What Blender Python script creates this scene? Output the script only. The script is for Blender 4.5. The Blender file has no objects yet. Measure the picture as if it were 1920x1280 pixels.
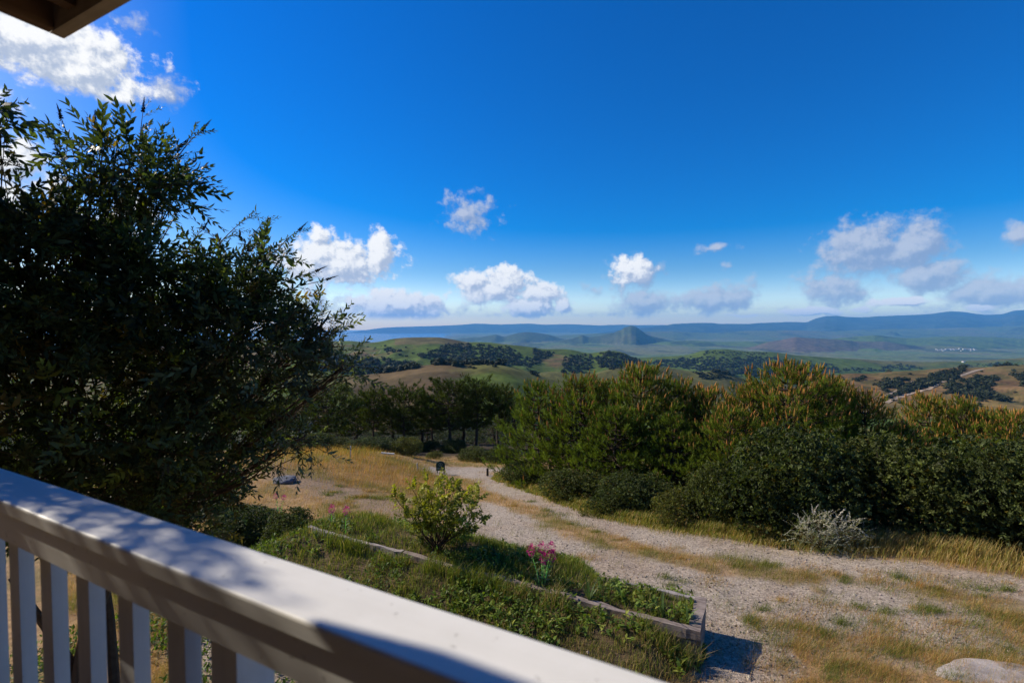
import bpy, math, random
import numpy as np
rad = math.radians
rng = np.random.default_rng(11)
random.seed(11)
S = bpy.context.scene
COL = S.collection

# ------------------------------------------------------------------ camera
F = 889.0                                   # focal length in px of a 1920 px wide frame
PITCH = math.atan(28.0 / F)
cam_d = bpy.data.cameras.new("camera")
cam_d.sensor_width = 36.0
cam_d.lens = 36.0 * F / 1920.0
cam_d.clip_start = 0.05
cam_d.clip_end = 90000.0
cam_d.dof.use_dof = True
cam_d.dof.focus_distance = 8.0
cam_d.dof.aperture_fstop = 2.2
cam = bpy.data.objects.new("camera", cam_d)
cam.location = (0, 0, 0)
cam.rotation_euler = (math.pi / 2 - PITCH, 0, 0)
COL.objects.link(cam)
S.camera = cam

# ------------------------------------------------------------------ light
PHI = 26.5                                   # the house is turned 26.5 degrees to the right of the view
U = np.array([-math.cos(rad(PHI)), math.sin(rad(PHI)), 0.0])   # along the railing, to the left
N = np.array([math.sin(rad(PHI)), math.cos(rad(PHI)), 0.0])    # away from the house
SUN_EL = rad(34.0)
sh = U - 0.12 * N
sh /= np.linalg.norm(sh)
SUN = np.array([sh[0] * math.cos(SUN_EL), sh[1] * math.cos(SUN_EL), math.sin(SUN_EL)])
SUN_AZ = math.atan2(sh[0], sh[1])            # clockwise from +Y
ld = bpy.data.lights.new("sun", 'SUN')
ld.energy = 5.0
ld.angle = rad(0.5)
ld.color = (1.0, 0.90, 0.75)
lo = bpy.data.objects.new("sun", ld)
lo.rotation_euler = (math.pi / 2 - SUN_EL, 0, math.atan2(SUN[0], -SUN[1]))
lo.location = (-30, 10, 30)
COL.objects.link(lo)
S.view_settings.view_transform = 'Standard'
S.view_settings.look = 'None'
S.view_settings.exposure = 0.18
S.view_settings.gamma = 1.0
S.cycles.use_denoising = True
S.cycles.max_bounces = 6
S.cycles.diffuse_bounces = 3
S.cycles.glossy_bounces = 2
S.cycles.transmission_bounces = 3
S.cycles.transparent_max_bounces = 4
S.cycles.volume_bounces = 1
S.cycles.sample_clamp_indirect = 6.0

def ray(px, py):
    """direction of a photograph pixel (1920 x 1280), scaled to y = 1"""
    x = (np.asarray(px, float) - 960.0) / F
    v = (640.0 - np.asarray(py, float)) / F
    c, s = math.cos(PITCH), math.sin(PITCH)
    y = c + v * s
    z = -s + v * c
    return x / y, z / y

def topix(X, Y, Z):
    c, s = math.cos(PITCH), math.sin(PITCH)
    d = Y * c - Z * s
    v = Y * s + Z * c
    return 960 + F * X / d, 640 - F * v / d

# ---- sky and clouds
W = bpy.data.worlds.new("World")
S.world = W
W.use_nodes = True
wt = W.node_tree
wt.nodes.clear()

def nd(t, kind, **kw):
    n = t.nodes.new(kind)
    for k, v in kw.items():
        if k == 'inp':
            for i, val in v.items():
                n.inputs[i].default_value = val
        else:
            setattr(n, k, v)
    return n

def mth(t, op, a, b=None, c=None, clamp=False):
    n = nd(t, 'ShaderNodeMath', operation=op, use_clamp=clamp)
    for i, v in enumerate((a, b, c)):
        if v is None:
            continue
        if isinstance(v, (int, float)):
            n.inputs[i].default_value = v
        else:
            t.links.new(v, n.inputs[i])
    return n.outputs[0]

def mrange(t, v, a, b, c=0.0, d=1.0, smooth=True):
    n = nd(t, 'ShaderNodeMapRange', interpolation_type='SMOOTHSTEP' if smooth else 'LINEAR')
    t.links.new(v, n.inputs[0])
    for i, x in enumerate((a, b, c, d)):
        n.inputs[i + 1].default_value = x
    return n.outputs[0]

def mix(t, f, a, b, blend='MIX'):
    n = nd(t, 'ShaderNodeMix', data_type='RGBA', blend_type=blend)
    for s, v in ((n.inputs[0], f), (n.inputs[6], a), (n.inputs[7], b)):
        if isinstance(v, (int, float)):
            s.default_value = v
        elif isinstance(v, (tuple, list)):
            s.default_value = (*v[:3], 1)
        else:
            t.links.new(v, s)
    return n.outputs[2]

# cloud puffs: (centre px, py, half width, half height, weight), sunlit white ones and grey shaded ones
BRIGHT = [(40, 70, 250, 85, 1.15), (150, 130, 120, 55, 1.0), (215, 178, 50, 28, .85), (630, 492, 118, 50, 1.08), (600, 445, 32, 30, .9),
          (715, 470, 42, 42, 1.0), (745, 573, 88, 32, 1.25), (690, 583, 35, 14, .8), (885, 530, 34, 30, 1.0), (952, 527, 47, 33, 1.05), (928, 548, 78, 26, 1.0),
          (1015, 552, 50, 30, 1.0), (992, 577, 54, 21, 1.15), (1054, 572, 20, 18, 1.1), (1520, 584, 62, 9, 1.12), (1610, 580, 30, 7, 1.0), (1690, 567, 66, 10, 1.2), (1830, 578, 40, 7, 1.0),
          (1395, 592, 60, 5, .8), (30, 300, 70, 45, .9), (255, 395, 48, 34, .9), (100, 345, 70, 40, .7), (20, 380, 60, 50, .9),
          (1183, 505, 44, 34, 1.0), (180, 440, 90, 50, .8), (-260, 60, 300, 160, 1.0)]
GREY = [(1190, 515, 60, 38, .85), (1205, 570, 62, 30, 1.0), (1340, 560, 90, 32, 1.0), (1420, 530, 40, 30, .5), (1340, 463, 38, 12, .75), (1365, 500, 30, 14, .5),
        (1620, 465, 105, 58, 1.05), (1705, 462, 78, 54, 1.1), (1745, 517, 95, 36, 1.1), (1565, 545, 68, 38, 1.0), (1500, 525, 50, 40, .45), (1860, 550, 110, 36, 1.05),
        (1915, 445, 50, 24, .8), (1610, 552, 40, 22, .7), (880, 400, 62, 50, .72), (305, 165, 52, 50, .72), (245, 40, 60, 30, .5), (590, 572, 100, 44, .68),
        (880, 580, 90, 18, .5), (1000, 590, 160, 9, .45), (1150, 586, 90, 9, .45), (1450, 578, 120, 10, .45), (790, 598, 90, 6, .45), (1760, 577, 130, 12, .5),
        (1110, 545, 40, 24, .5)]

def azel(px, py):
    x, z = ray(px, py)
    return math.degrees(math.atan2(x, 1.0)), math.degrees(math.atan2(z, math.hypot(x, 1.0)))

def cloud_group():
    g = bpy.data.node_groups.new("cloud_field", 'ShaderNodeTree')
    g.interface.new_socket("P", in_out='INPUT', socket_type='NodeSocketVector')
    g.interface.new_socket("bright", in_out='OUTPUT', socket_type='NodeSocketFloat')
    g.interface.new_socket("grey", in_out='OUTPUT', socket_type='NodeSocketFloat')
    gi, go = nd(g, 'NodeGroupInput'), nd(g, 'NodeGroupOutput')
    L = g.links.new
    n1 = nd(g, 'ShaderNodeTexNoise', inp={2: 0.55, 3: 6.0, 4: .62})
    L(gi.outputs[0], n1.inputs['Vector'])
    n2 = nd(g, 'ShaderNodeTexNoise', inp={2: 0.30, 3: 3.0, 4: .5})
    L(gi.outputs[0], n2.inputs['Vector'])
    off = nd(g, 'ShaderNodeVectorMath', operation='SUBTRACT')
    L(n2.outputs['Color'], off.inputs[0]); off.inputs[1].default_value = (.5, .5, .5)
    sc = nd(g, 'ShaderNodeVectorMath', operation='MULTIPLY')
    L(off.outputs[0], sc.inputs[0]); sc.inputs[1].default_value = (2.6, 1.4, 0)
    p = nd(g, 'ShaderNodeVectorMath', operation='ADD')
    L(gi.outputs[0], p.inputs[0]); L(sc.outputs[0], p.inputs[1])
    outs = []
    for blobs in (BRIGHT, GREY):
        cur = None
        for (cx, cy, rx, ry, w) in blobs:
            a, e = azel(cx, cy)
            a2, _ = azel(cx + rx, cy)
            _, e2 = azel(cx, cy - ry)
            ra, re = max(abs(a2 - a), .15), max(abs(e2 - e), .12)
            d = nd(g, 'ShaderNodeVectorMath', operation='SUBTRACT')
            L(p.outputs[0], d.inputs[0]); d.inputs[1].default_value = (a, e, 0)
            m = nd(g, 'ShaderNodeVectorMath', operation='MULTIPLY')
            L(d.outputs[0], m.inputs[0]); m.inputs[1].default_value = (1 / ra, 1 / re, 0)
            ln = nd(g, 'ShaderNodeVectorMath', operation='LENGTH')
            L(m.outputs[0], ln.inputs[0])
            v = mth(g, 'MULTIPLY_ADD', ln.outputs['Value'], -0.75 * w, 0.75 * w + (w - 1) * .5)
            cur = v if cur is None else mth(g, 'SMOOTH_MAX', cur, v, .1)
        nn = mth(g, 'MULTIPLY_ADD', n1.outputs[0], 1.5, -0.78)
        outs.append(mth(g, 'ADD', cur, nn))
    L(outs[0], go.inputs[0]); L(outs[1], go.inputs[1])
    return g

sky = nd(wt, 'ShaderNodeTexSky', sky_type='NISHITA', sun_disc=False, sun_elevation=SUN_EL, sun_rotation=SUN_AZ,
         altitude=300.0, air_density=1.0, dust_density=0.7, ozone_density=3.0)
hs = nd(wt, 'ShaderNodeHueSaturation', inp={0: .516, 1: 1.70, 2: 1.30})
wt.links.new(sky.outputs[0], hs.inputs['Color'])
tc = nd(wt, 'ShaderNodeTexCoord')
sx = nd(wt, 'ShaderNodeSeparateXYZ')
wt.links.new(tc.outputs['Generated'], sx.inputs[0])
az = mth(wt, 'MULTIPLY', mth(wt, 'ARCTAN2', sx.outputs[0], sx.outputs[1]), 180 / math.pi)
el = mth(wt, 'MULTIPLY', mth(wt, 'ARCSINE', sx.outputs[2]), 180 / math.pi)
cp = nd(wt, 'ShaderNodeCombineXYZ')
wt.links.new(az, cp.inputs[0]); wt.links.new(el, cp.inputs[1])
grp = cloud_group()
c1 = nd(wt, 'ShaderNodeGroup', node_tree=grp)
wt.links.new(cp.outputs[0], c1.inputs[0])
sh_off = nd(wt, 'ShaderNodeVectorMath', operation='ADD')
wt.links.new(cp.outputs[0], sh_off.inputs[0]); sh_off.inputs[1].default_value = (-.45, .55, 0)
c2 = nd(wt, 'ShaderNodeGroup', node_tree=grp)
wt.links.new(sh_off.outputs[0], c2.inputs[0])
a_b = mrange(wt, c1.outputs[0], -0.10, 0.28)
a_g = mrange(wt, c1.outputs[1], -0.16, 0.34, 0, .85)
lit_b = mrange(wt, mth(wt, 'SUBTRACT', c1.outputs[0], c2.outputs[0]), -0.28, 0.22)
lit_g = mrange(wt, mth(wt, 'SUBTRACT', c1.outputs[1], c2.outputs[1]), -0.25, 0.35)
col_b = mix(wt, lit_b, (4.2, 4.9, 6.3), (9.2, 9.2, 9.2))
col_g = mix(wt, lit_g, (2.6, 3.4, 5.2), (5.2, 5.6, 6.6))
front = mrange(wt, el, 0.5, 1.4)
lowc = nd(wt, 'ShaderNodeCombineColor')
for i_, hot in enumerate((1.95, 1.68, 1.7)):
    wt.links.new(mrange(wt, el, 0.0, 7.0, hot, 1.0), lowc.inputs[i_])
air = mix(wt, 1.0, hs.outputs[0], lowc.outputs[0], 'MULTIPLY')
s1 = mix(wt, mth(wt, 'MULTIPLY', a_g, front), air, col_g)
s2 = mix(wt, mth(wt, 'MULTIPLY', a_b, front), s1, col_b)
bg = nd(wt, 'ShaderNodeBackground', inp={1: 0.1})
wt.links.new(s2, bg.inputs[0])
wo = nd(wt, 'ShaderNodeOutputWorld')
wt.links.new(bg.outputs[0], wo.inputs[0])
W.cycles.sampling_method = 'MANUAL'
W.cycles.sample_map_resolution = 512

# ------------------------------------------------------------------ numeric helpers
def _h(ix, iy, seed):
    h = (ix.astype(np.int64) * 374761393 + iy.astype(np.int64) * 668265263 + seed * 974634521) & 0x7fffffff
    h = ((h ^ (h >> 13)) * 1274126177) & 0x7fffffff
    return ((h ^ (h >> 16)) & 0xffff) / 65535.0

def vnoise(x, y, seed=0):
    x = np.asarray(x, float); y = np.asarray(y, float)
    ix, iy = np.floor(x), np.floor(y)
    fx, fy = x - ix, y - iy
    fx = fx * fx * (3 - 2 * fx); fy = fy * fy * (3 - 2 * fy)
    a = _h(ix, iy, seed); b = _h(ix + 1, iy, seed); c = _h(ix, iy + 1, seed); d = _h(ix + 1, iy + 1, seed)
    return a + (b - a) * fx + (c - a) * fy + (a - b - c + d) * fx * fy

def fbm(x, y, oct=4, seed=0, gain=.5):
    s = 0; a = 1; t = 0
    x = np.asarray(x, float); y = np.asarray(y, float)
    for k in range(oct):
        s = s + a * vnoise(x * 2 ** k + 17.3 * k, y * 2 ** k - 9.1 * k, seed + k)
        t += a; a *= gain
    return s / t

def sstep(a, b, x):
    t = np.clip((np.asarray(x, float) - a) / (b - a), 0, 1)
    return t * t * (3 - 2 * t)

def seg_dist(px, py, line):
    """distance of points to a polyline"""
    best = np.full(np.shape(px), 1e9)
    for (ax, ay), (bx, by) in zip(line[:-1], line[1:]):
        dx, dy = bx - ax, by - ay
        t = np.clip(((px - ax) * dx + (py - ay) * dy) / (dx * dx + dy * dy + 1e-12), 0, 1)
        best = np.minimum(best, np.hypot(px - ax - t * dx, py - ay - t * dy))
    return best

def in_poly(px, py, poly):
    r = np.zeros(np.shape(px), bool)
    n = len(poly)
    for i in range(n):
        x0, y0 = poly[i]; x1, y1 = poly[(i + 1) % n]
        c = ((y0 > py) != (y1 > py)) & (px < (x1 - x0) * (py - y0) / (y1 - y0 + 1e-12) + x0)
        r ^= c
    return r

# ------------------------------------------------------------------ mesh helpers
class MB:
    """collects triangles and quads with a per-vertex tint, links them as ONE mesh object"""
    def __init__(s):
        s.v = []; s.c = []; s.f3 = []; s.f4 = []; s.n = 0
    def add(s, v, f, c=None):
        v = np.asarray(v, float).reshape(-1, 3)
        f = np.asarray(f, np.int64)
        if c is None:
            c = np.ones((len(v), 3))
        c = np.asarray(c, float)
        if c.ndim == 1:
            c = np.tile(c, (len(v), 1))
        s.v.append(v); s.c.append(c)
        if f.size:
            (s.f3 if f.shape[1] == 3 else s.f4).append(f + s.n)
        s.n += len(v)
        return s
    def add_multi(s, v, f3, f4, c=None):
        n0 = s.n
        s.add(v, np.zeros((0, 3), int), c)
        if f3 is not None and len(f3): s.f3.append(np.asarray(f3, np.int64) + n0)
        if f4 is not None and len(f4): s.f4.append(np.asarray(f4, np.int64) + n0)
    def box(s, x0, x1, y0, y1, z0, z1, c=None):
        v = [(x, y, z) for z in (z0, z1) for y in (y0, y1) for x in (x0, x1)]
        f = [(0, 2, 3, 1), (4, 5, 7, 6), (0, 1, 5, 4), (2, 6, 7, 3), (0, 4, 6, 2), (1, 3, 7, 5)]
        return s.add(v, f, c)
    def tube(s, pts, radii, sides=6, c=None, cap=True):
        pts = np.asarray(pts, float); n = len(pts)
        radii = np.broadcast_to(np.asarray(radii, float), (n,))
        t = np.gradient(pts, axis=0)
        t /= np.linalg.norm(t, axis=1, keepdims=True) + 1e-12
        ref = np.array([0, 0, 1.0]) if abs(t[:, 2]).mean() < .8 else np.array([1.0, 0, 0])
        a = np.cross(t, ref); a /= np.linalg.norm(a, axis=1, keepdims=True) + 1e-12
        b = np.cross(t, a)
        th = np.arange(sides) * 2 * math.pi / sides
        v = pts[:, None, :] + radii[:, None, None] * (np.cos(th)[None, :, None] * a[:, None, :] + np.sin(th)[None, :, None] * b[:, None, :])
        v = v.reshape(-1, 3)
        f = []
        for i in range(n - 1):
            for k in range(sides):
                k2 = (k + 1) % sides
                f.append((i * sides + k, i * sides + k2, (i + 1) * sides + k2, (i + 1) * sides + k))
        n0 = s.n
        s.add(v, f, c)
        if cap:
            tip = s.n
            s.add([pts[-1] + t[-1] * radii[-1] * .4], np.zeros((0, 3), int), c)
            s.f3.append(np.array([[n0 + (n - 1) * sides + k, n0 + (n - 1) * sides + (k + 1) % sides, tip] for k in range(sides)]))
        return s
    def scatter(s, proto, R, T, scale, tint=None):
        """many transformed copies of a small shape inside this one mesh"""
        pv, p3, p4, pc = proto
        k, n = len(T), len(pv)
        scale = np.asarray(scale, float)
        if scale.ndim == 0: scale = np.full(k, float(scale))
        sv = pv[None] * (scale[:, None, None] if scale.ndim == 1 else scale[:, None, :])
        v = np.einsum('kij,knj->kni', R, sv) + T[:, None, :]
        c = np.tile(pc[None], (k, 1, 1))
        if tint is not None:
            c = c * np.asarray(tint)[:, None, :]
        off = (np.arange(k) * n)[:, None, None]
        f3 = (p3[None] + off).reshape(-1, 3) if len(p3) else None
        f4 = (p4[None] + off).reshape(-1, 4) if len(p4) else None
        s.add_multi(v.reshape(-1, 3), f3, f4, c.reshape(-1, 3))
        return s
    def proto(s):
        v = np.concatenate(s.v); c = np.concatenate(s.c)
        f3 = np.concatenate(s.f3) if s.f3 else np.zeros((0, 3), np.int64)
        f4 = np.concatenate(s.f4) if s.f4 else np.zeros((0, 4), np.int64)
        return v, f3, f4, c
    def mesh(s, name, mat, smooth=False):
        v, f3, f4, c = s.proto()
        me = bpy.data.meshes.new(name)
        me.vertices.add(len(v))
        me.vertices.foreach_set('co', v.astype(np.float32).ravel())
        nl = f3.size + f4.size
        me.loops.add(nl)
        me.loops.foreach_set('vertex_index', np.concatenate([f3.ravel(), f4.ravel()]).astype(np.int32))
        me.polygons.add(len(f3) + len(f4))
        st = np.concatenate([np.arange(len(f3)) * 3, f3.size + np.arange(len(f4)) * 4]).astype(np.int32)
        me.polygons.foreach_set('loop_start', st)
        me.update(calc_edges=True)
        at = me.attributes.new('tint', 'FLOAT_COLOR', 'POINT')
        at.data.foreach_set('color', np.concatenate([c, np.ones((len(c), 1))], 1).astype(np.float32).ravel())
        me.polygons.foreach_set('use_smooth', np.full(len(me.polygons), smooth))
        me.validate()
        if mat: me.materials.append(mat)
        return me
    def build(s, name, mat, parent=None, smooth=False):
        return link(name, s.mesh(name, mat, smooth), parent)

def link(name, data, parent=None):
    o = bpy.data.objects.new(name, data)
    COL.objects.link(o)
    if parent: o.parent = parent
    return o

def tag(o, label=None, cat=None, group=None, kind=None):
    if label: o['label'] = label
    if cat: o['category'] = cat
    if group: o['group'] = group
    if kind: o['kind'] = kind
    return o

def thing(name, label, cat, loc=(0, 0, 0), rz=0.0, group=None):
    o = link(name, None)
    o.location = loc; o.rotation_euler = (0, 0, rz)
    return tag(o, label, cat, group)

def copy_tree(o, loc, rz, scale, label, group=None):
    r = o.copy(); COL.objects.link(r)
    r.location = loc; r.rotation_euler = (0, 0, rz); r.scale = scale
    r['label'] = label
    if group: r['group'] = group
    for ch in list(o.children):
        c = ch.copy(); COL.objects.link(c); c.parent = r
        for gch in list(ch.children):
            g2 = gch.copy(); COL.objects.link(g2); g2.parent = c
    return r

def frames(d, roll=None):
    """rotation matrices whose local +Y points along d"""
    d = np.asarray(d, float)
    d = d / (np.linalg.norm(d, axis=1, keepdims=True) + 1e-12)
    ref = np.where(np.abs(d[:, 2:3]) > .95, np.array([[1.0, 0, 0]]), np.array([[0, 0, 1.0]]))
    x = np.cross(d, ref); x /= np.linalg.norm(x, axis=1, keepdims=True)
    z = np.cross(x, d)
    if roll is not None:
        c, s_ = np.cos(roll)[:, None], np.sin(roll)[:, None]
        x, z = c * x + s_ * z, -s_ * x + c * z
    return np.stack([x, d, z], axis=2)

def rdir(k, up=0.0):
    v = rng.normal(size=(k, 3))
    v /= np.linalg.norm(v, axis=1, keepdims=True)
    v[:, 2] += up
    return v / np.linalg.norm(v, axis=1, keepdims=True)

# ------------------------------------------------------------------ materials
def mat_base(name):
    m = bpy.data.materials.new(name)
    m.use_nodes = True
    t = m.node_tree
    return m, t, t.nodes['Principled BSDF'], t.nodes['Material Output']

def tint_mat(name, col, rough=.6, transl=0.0, tcol=None, noise=0.0, nscale=3.0, spec=.2, bump=0.0, bscale=60.0):
    """procedural material: base colour x per-piece tint, mottled by noise, optional light through leaves"""
    m, t, b, out = mat_base(name)
    at = nd(t, 'ShaderNodeAttribute', attribute_name='tint')
    c = mix(t, 1.0, at.outputs['Color'], col, 'MULTIPLY')
    if noise:
        tcn = nd(t, 'ShaderNodeTexCoord')
        nz = nd(t, 'ShaderNodeTexNoise', inp={2: nscale, 3: 5.0, 4: .6})
        t.links.new(tcn.outputs['Object'], nz.inputs['Vector'])
        v = mrange(t, nz.outputs[0], .25, .75, 1 - noise, 1 + noise)
        cv = nd(t, 'ShaderNodeCombineColor')
        for i in range(3): t.links.new(v, cv.inputs[i])
        c = mix(t, 1.0, c, cv.outputs[0], 'MULTIPLY')
    t.links.new(c, b.inputs['Base Color'])
    b.inputs['Roughness'].default_value = rough
    b.inputs['Specular IOR Level'].default_value = spec
    if bump:
        tcn = nd(t, 'ShaderNodeTexCoord')
        nz = nd(t, 'ShaderNodeTexNoise', inp={2: bscale, 3: 4.0})
        t.links.new(tcn.outputs['Object'], nz.inputs['Vector'])
        bp = nd(t, 'ShaderNodeBump', inp={0: bump, 1: .02})
        t.links.new(nz.outputs[0], bp.inputs['Height'])
        t.links.new(bp.outputs[0], b.inputs['Normal'])
    if transl:
        tr = nd(t, 'ShaderNodeBsdfTranslucent')
        tm = mix(t, 1.0, at.outputs['Color'], tcol or col, 'MULTIPLY')
        t.links.new(tm, tr.inputs[0])
        ms = nd(t, 'ShaderNodeMixShader', inp={0: transl})
        t.links.new(b.outputs[0], ms.inputs[1]); t.links.new(tr.outputs[0], ms.inputs[2])
        t.links.new(ms.outputs[0], out.inputs[0])
    return m

def wood_mat(name, c1, c2, axis=0, scale=14.0, rough=.7, bump=.3, spots=False):
    """painted or weathered boards: long grain along one axis, scuffs and chips"""
    m, t, b, out = mat_base(name)
    tcn = nd(t, 'ShaderNodeTexCoord')
    mp = nd(t, 'ShaderNodeMapping')
    sc = [scale, scale, scale]; sc[axis] = scale * .06
    mp.inputs['Scale'].default_value = sc
    t.links.new(tcn.outputs['Object'], mp.inputs[0])
    nz = nd(t, 'ShaderNodeTexNoise', inp={2: 1.6, 3: 6.0, 4: .62})
    t.links.new(mp.outputs[0], nz.inputs['Vector'])
    n2 = nd(t, 'ShaderNodeTexNoise', inp={2: 7.0, 3: 5.0, 4: .6})
    t.links.new(tcn.outputs['Object'], n2.inputs['Vector'])
    f = mth(t, 'ADD', mth(t, 'MULTIPLY', nz.outputs[0], .6), mth(t, 'MULTIPLY', n2.outputs[0], .4))
    c = mix(t, mrange(t, f, .36, .64), c1, c2)
    if spots:
        n3 = nd(t, 'ShaderNodeTexNoise', inp={2: 38.0, 3: 4.0, 4: .55})
        t.links.new(tcn.outputs['Object'], n3.inputs['Vector'])
        c = mix(t, mrange(t, n3.outputs[0], .655, .72, 0, .5), c, (.33, .31, .27))
    t.links.new(c, b.inputs['Base Color'])
    b.inputs['Roughness'].default_value = rough
    b.inputs['Specular IOR Level'].default_value = .18
    bp = nd(t, 'ShaderNodeBump', inp={0: bump, 1: .004})
    t.links.new(nz.outputs[0], bp.inputs['Height'])
    t.links.new(bp.outputs[0], b.inputs['Normal'])
    return m

M = {}
M['white_paint'] = wood_mat('white_paint', (.82, .80, .755), (.74, .72, .67), 0, 9, .42, .18, True)
M['baluster_paint'] = wood_mat('baluster_paint', (.74, .73, .71), (.64, .63, .60), 2, 9, .55, .15, True)
M['brown_wood'] = wood_mat('brown_wood', (.25, .155, .09), (.14, .085, .05), 1, 12, .75, .35)
M['tan_wood'] = wood_mat('tan_wood', (.58, .48, .35), (.42, .34, .24), 0, 12, .7, .3)
M['deck_wood'] = wood_mat('deck_wood', (.17, .115, .075), (.11, .075, .05), 0, 10, .75, .3)
M['wall_paint'] = wood_mat('wall_paint', (.17, .11, .07), (.12, .08, .05), 0, 6, .8, .2)
M['tie_wood'] = wood_mat('tie_wood', (.30, .245, .21), (.15, .115, .095), 0, 26, .85, .9)
M['tie_grey'] = wood_mat('tie_grey', (.40, .35, .31), (.24, .20, .175), 0, 26, .85, .9)
M['bark'] = tint_mat('bark', (.075, .052, .036), .9, noise=.45, nscale=9, bump=.8, bscale=25)
M['twig'] = tint_mat('twig', (.085, .062, .042), .8, noise=.3, nscale=20)
M['leaf'] = tint_mat('leaf', (1, 1, 1), .5, .30, (1.7, 1.8, .45), spec=.18)
M['needle'] = tint_mat('needle', (1, 1, 1), .55, .25, (1.6, 1.7, .5), spec=.12)
M['candle'] = tint_mat('candle', (1, 1, 1), .6, .15)
M['grass'] = tint_mat('grass', (1, 1, 1), .55, .32, (1.4, 1.4, .8))
M['petal'] = tint_mat('petal', (1, 1, 1), .5, .3)
M['stone'] = tint_mat('stone', (1, 1, 1), .85, noise=.25, nscale=5, bump=.5, bscale=18)

# ------------------------------------------------------------------ terrain
def world(u, d):
    return U[0] * u + N[0] * d, U[1] * u + N[1] * d

def ud(X, Y):
    return U[0] * X + U[1] * Y, N[0] * X + N[1] * Y

BED_Z = -3.62
_x, _z = ray(1313, 1188)
_P = np.array([_x, 1.0, 0]) * BED_Z / _z
BED_U0, BED_D0 = float(_P @ U), float(_P @ N)     # right-hand near corner of the planter
BED_U1, BED_D1 = BED_U0 + 6.45, BED_D0 + .75

def natural(X, Y):
    """the hillside below the house, falling away from it"""
    X = np.asarray(X, float); Y = np.asarray(Y, float)
    k = 0.12 * (Y - 5.5)
    t = np.clip(Y - 8.4, 0, None)
    k = k + 0.08 * (t - np.minimum(t, 2.0) * .5) * (t > 0)
    t2 = np.clip(Y - 44, 0, None)
    k = k + .00055 * t2 ** 2 * (t2 < 90) + (t2 >= 90) * (.00055 * 8100 + .099 * (t2 - 90))
    z = -4.0 - k
    z = z + 0.95 * sstep(-2.5, -8, X) * sstep(12, 22, Y) * (1 - sstep(25, 33, Y))
    z = z - .012 * np.clip(np.abs(X) - 12, 0, None) ** 1.3
    return z

def ground_z(X, Y):
    X = np.asarray(X, float); Y = np.asarray(Y, float)
    z = natural(X, Y)
    z = z + .05 * (fbm(X * .8, Y * .8, 3, 3) - .5) + .035 * (fbm(X * 4, Y * 4, 3, 8) - .5)
    u, d = ud(X, Y)
    inside = sstep(BED_U0 + .03, BED_U0 + .13, u) * (1 - sstep(BED_U1, BED_U1 + 1.5, u)) * sstep(BED_D0 + .04, BED_D0 + .12, d)
    end_side = sstep(1.6, 2.6, u)                     # behind the short pale timber the soil is held back, further on it slopes out
    back = 1 - sstep(BED_D1 - .05 + end_side * .0, BED_D1 + .02 + end_side * 1.7, d)
    bed = BED_Z - .03 - .10 * np.clip(u - .5, 0, 8) * 0 + .03 * (fbm(X * 3, Y * 3, 2, 5) - .5)
    f = inside * back
    z = z * (1 - f) + np.maximum(z, bed) * f
    # a bank of soil heaped against the front timber, only its right end stands clear
    bank = sstep(.40, 1.15, u) * (1 - sstep(BED_U1, BED_U1 + 2, u)) * sstep(4.3, 5.8, d) * (d < BED_D0 + .12)
    return z + bank * np.clip(BED_Z - .07 - z + .05 * (fbm(X * 2.2, Y * 2.2, 2, 15) - .5), 0, None)

def hit_ground(px, py, zoff=0.0):
    """where the line of sight through a photograph pixel meets the near ground"""
    dx, dz = ray(px, py)
    Y = np.full(np.shape(dx), 3.0)
    lo_, hi_ = np.full(np.shape(dx), 1.0), np.full(np.shape(dx), 70.0)
    ys = np.linspace(1.5, 70, 900)
    dx_, dz_ = np.atleast_1d(dx), np.atleast_1d(dz)
    res = []
    for a, b in zip(dx_, dz_):
        zz = natural(a * ys, ys) + zoff
        i = np.argmax(b * ys <= zz) if np.any(b * ys <= zz) else len(ys) - 1
        res.append((a * ys[i], ys[i]))
    res = np.array(res)
    return res if np.ndim(dx) else res[0]

def wl(pts):
    p = np.array(pts, float)
    return [tuple(q) for q in hit_ground(p[:, 0], p[:, 1])]

FAR_TRACK = wl([(862, 880), (900, 893), (930, 905), (985, 930), (1060, 962), (1150, 992), (1270, 1015), (1400, 1036), (1550, 1056), (1700, 1078), (1920, 1112)])
NEAR_TRACK = wl([(930, 955), (935, 1000), (1010, 1030), (1120, 1062), (1250, 1090), (1400, 1112), (1520, 1122), (1650, 1140)])
DIRT_TRACK = wl([(480, 862), (560, 895), (640, 922), (720, 948), (800, 978), (900, 1005)])
ROAD_FAR = wl([(835, 885), (870, 880), (915, 880)])
YARD = wl([(1120, 1085), (1300, 1112), (1420, 1130), (1480, 1180), (1500, 1290), (1310, 1290), (1200, 1140)])
STRIP = wl([(900, 925), (985, 955), (1060, 985), (1150, 1018), (1250, 1048), (1400, 1075), (1520, 1088)])
LOWBED = wl([(430, 965), (540, 978), (640, 985), (760, 1003), (880, 1015), (1010, 1052), (1090, 1080), (1180, 1104), (1300, 1125), (1318, 1190), (1325, 1250), (1260, 1290), (1100, 1330), (800, 1250), (600, 1150), (430, 1060)])
EDGE_R = wl([(925, 895), (985, 918), (1060, 945), (1150, 972), (1270, 995), (1400, 1012), (1550, 1032), (1700, 1040), (1800, 1055), (1920, 1075)])
KNOLL = wl([(430, 856), (560, 850), (640, 838), (720, 850), (800, 880), (822, 905), (790, 932), (700, 922), (600, 905), (500, 885), (440, 880)])

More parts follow.
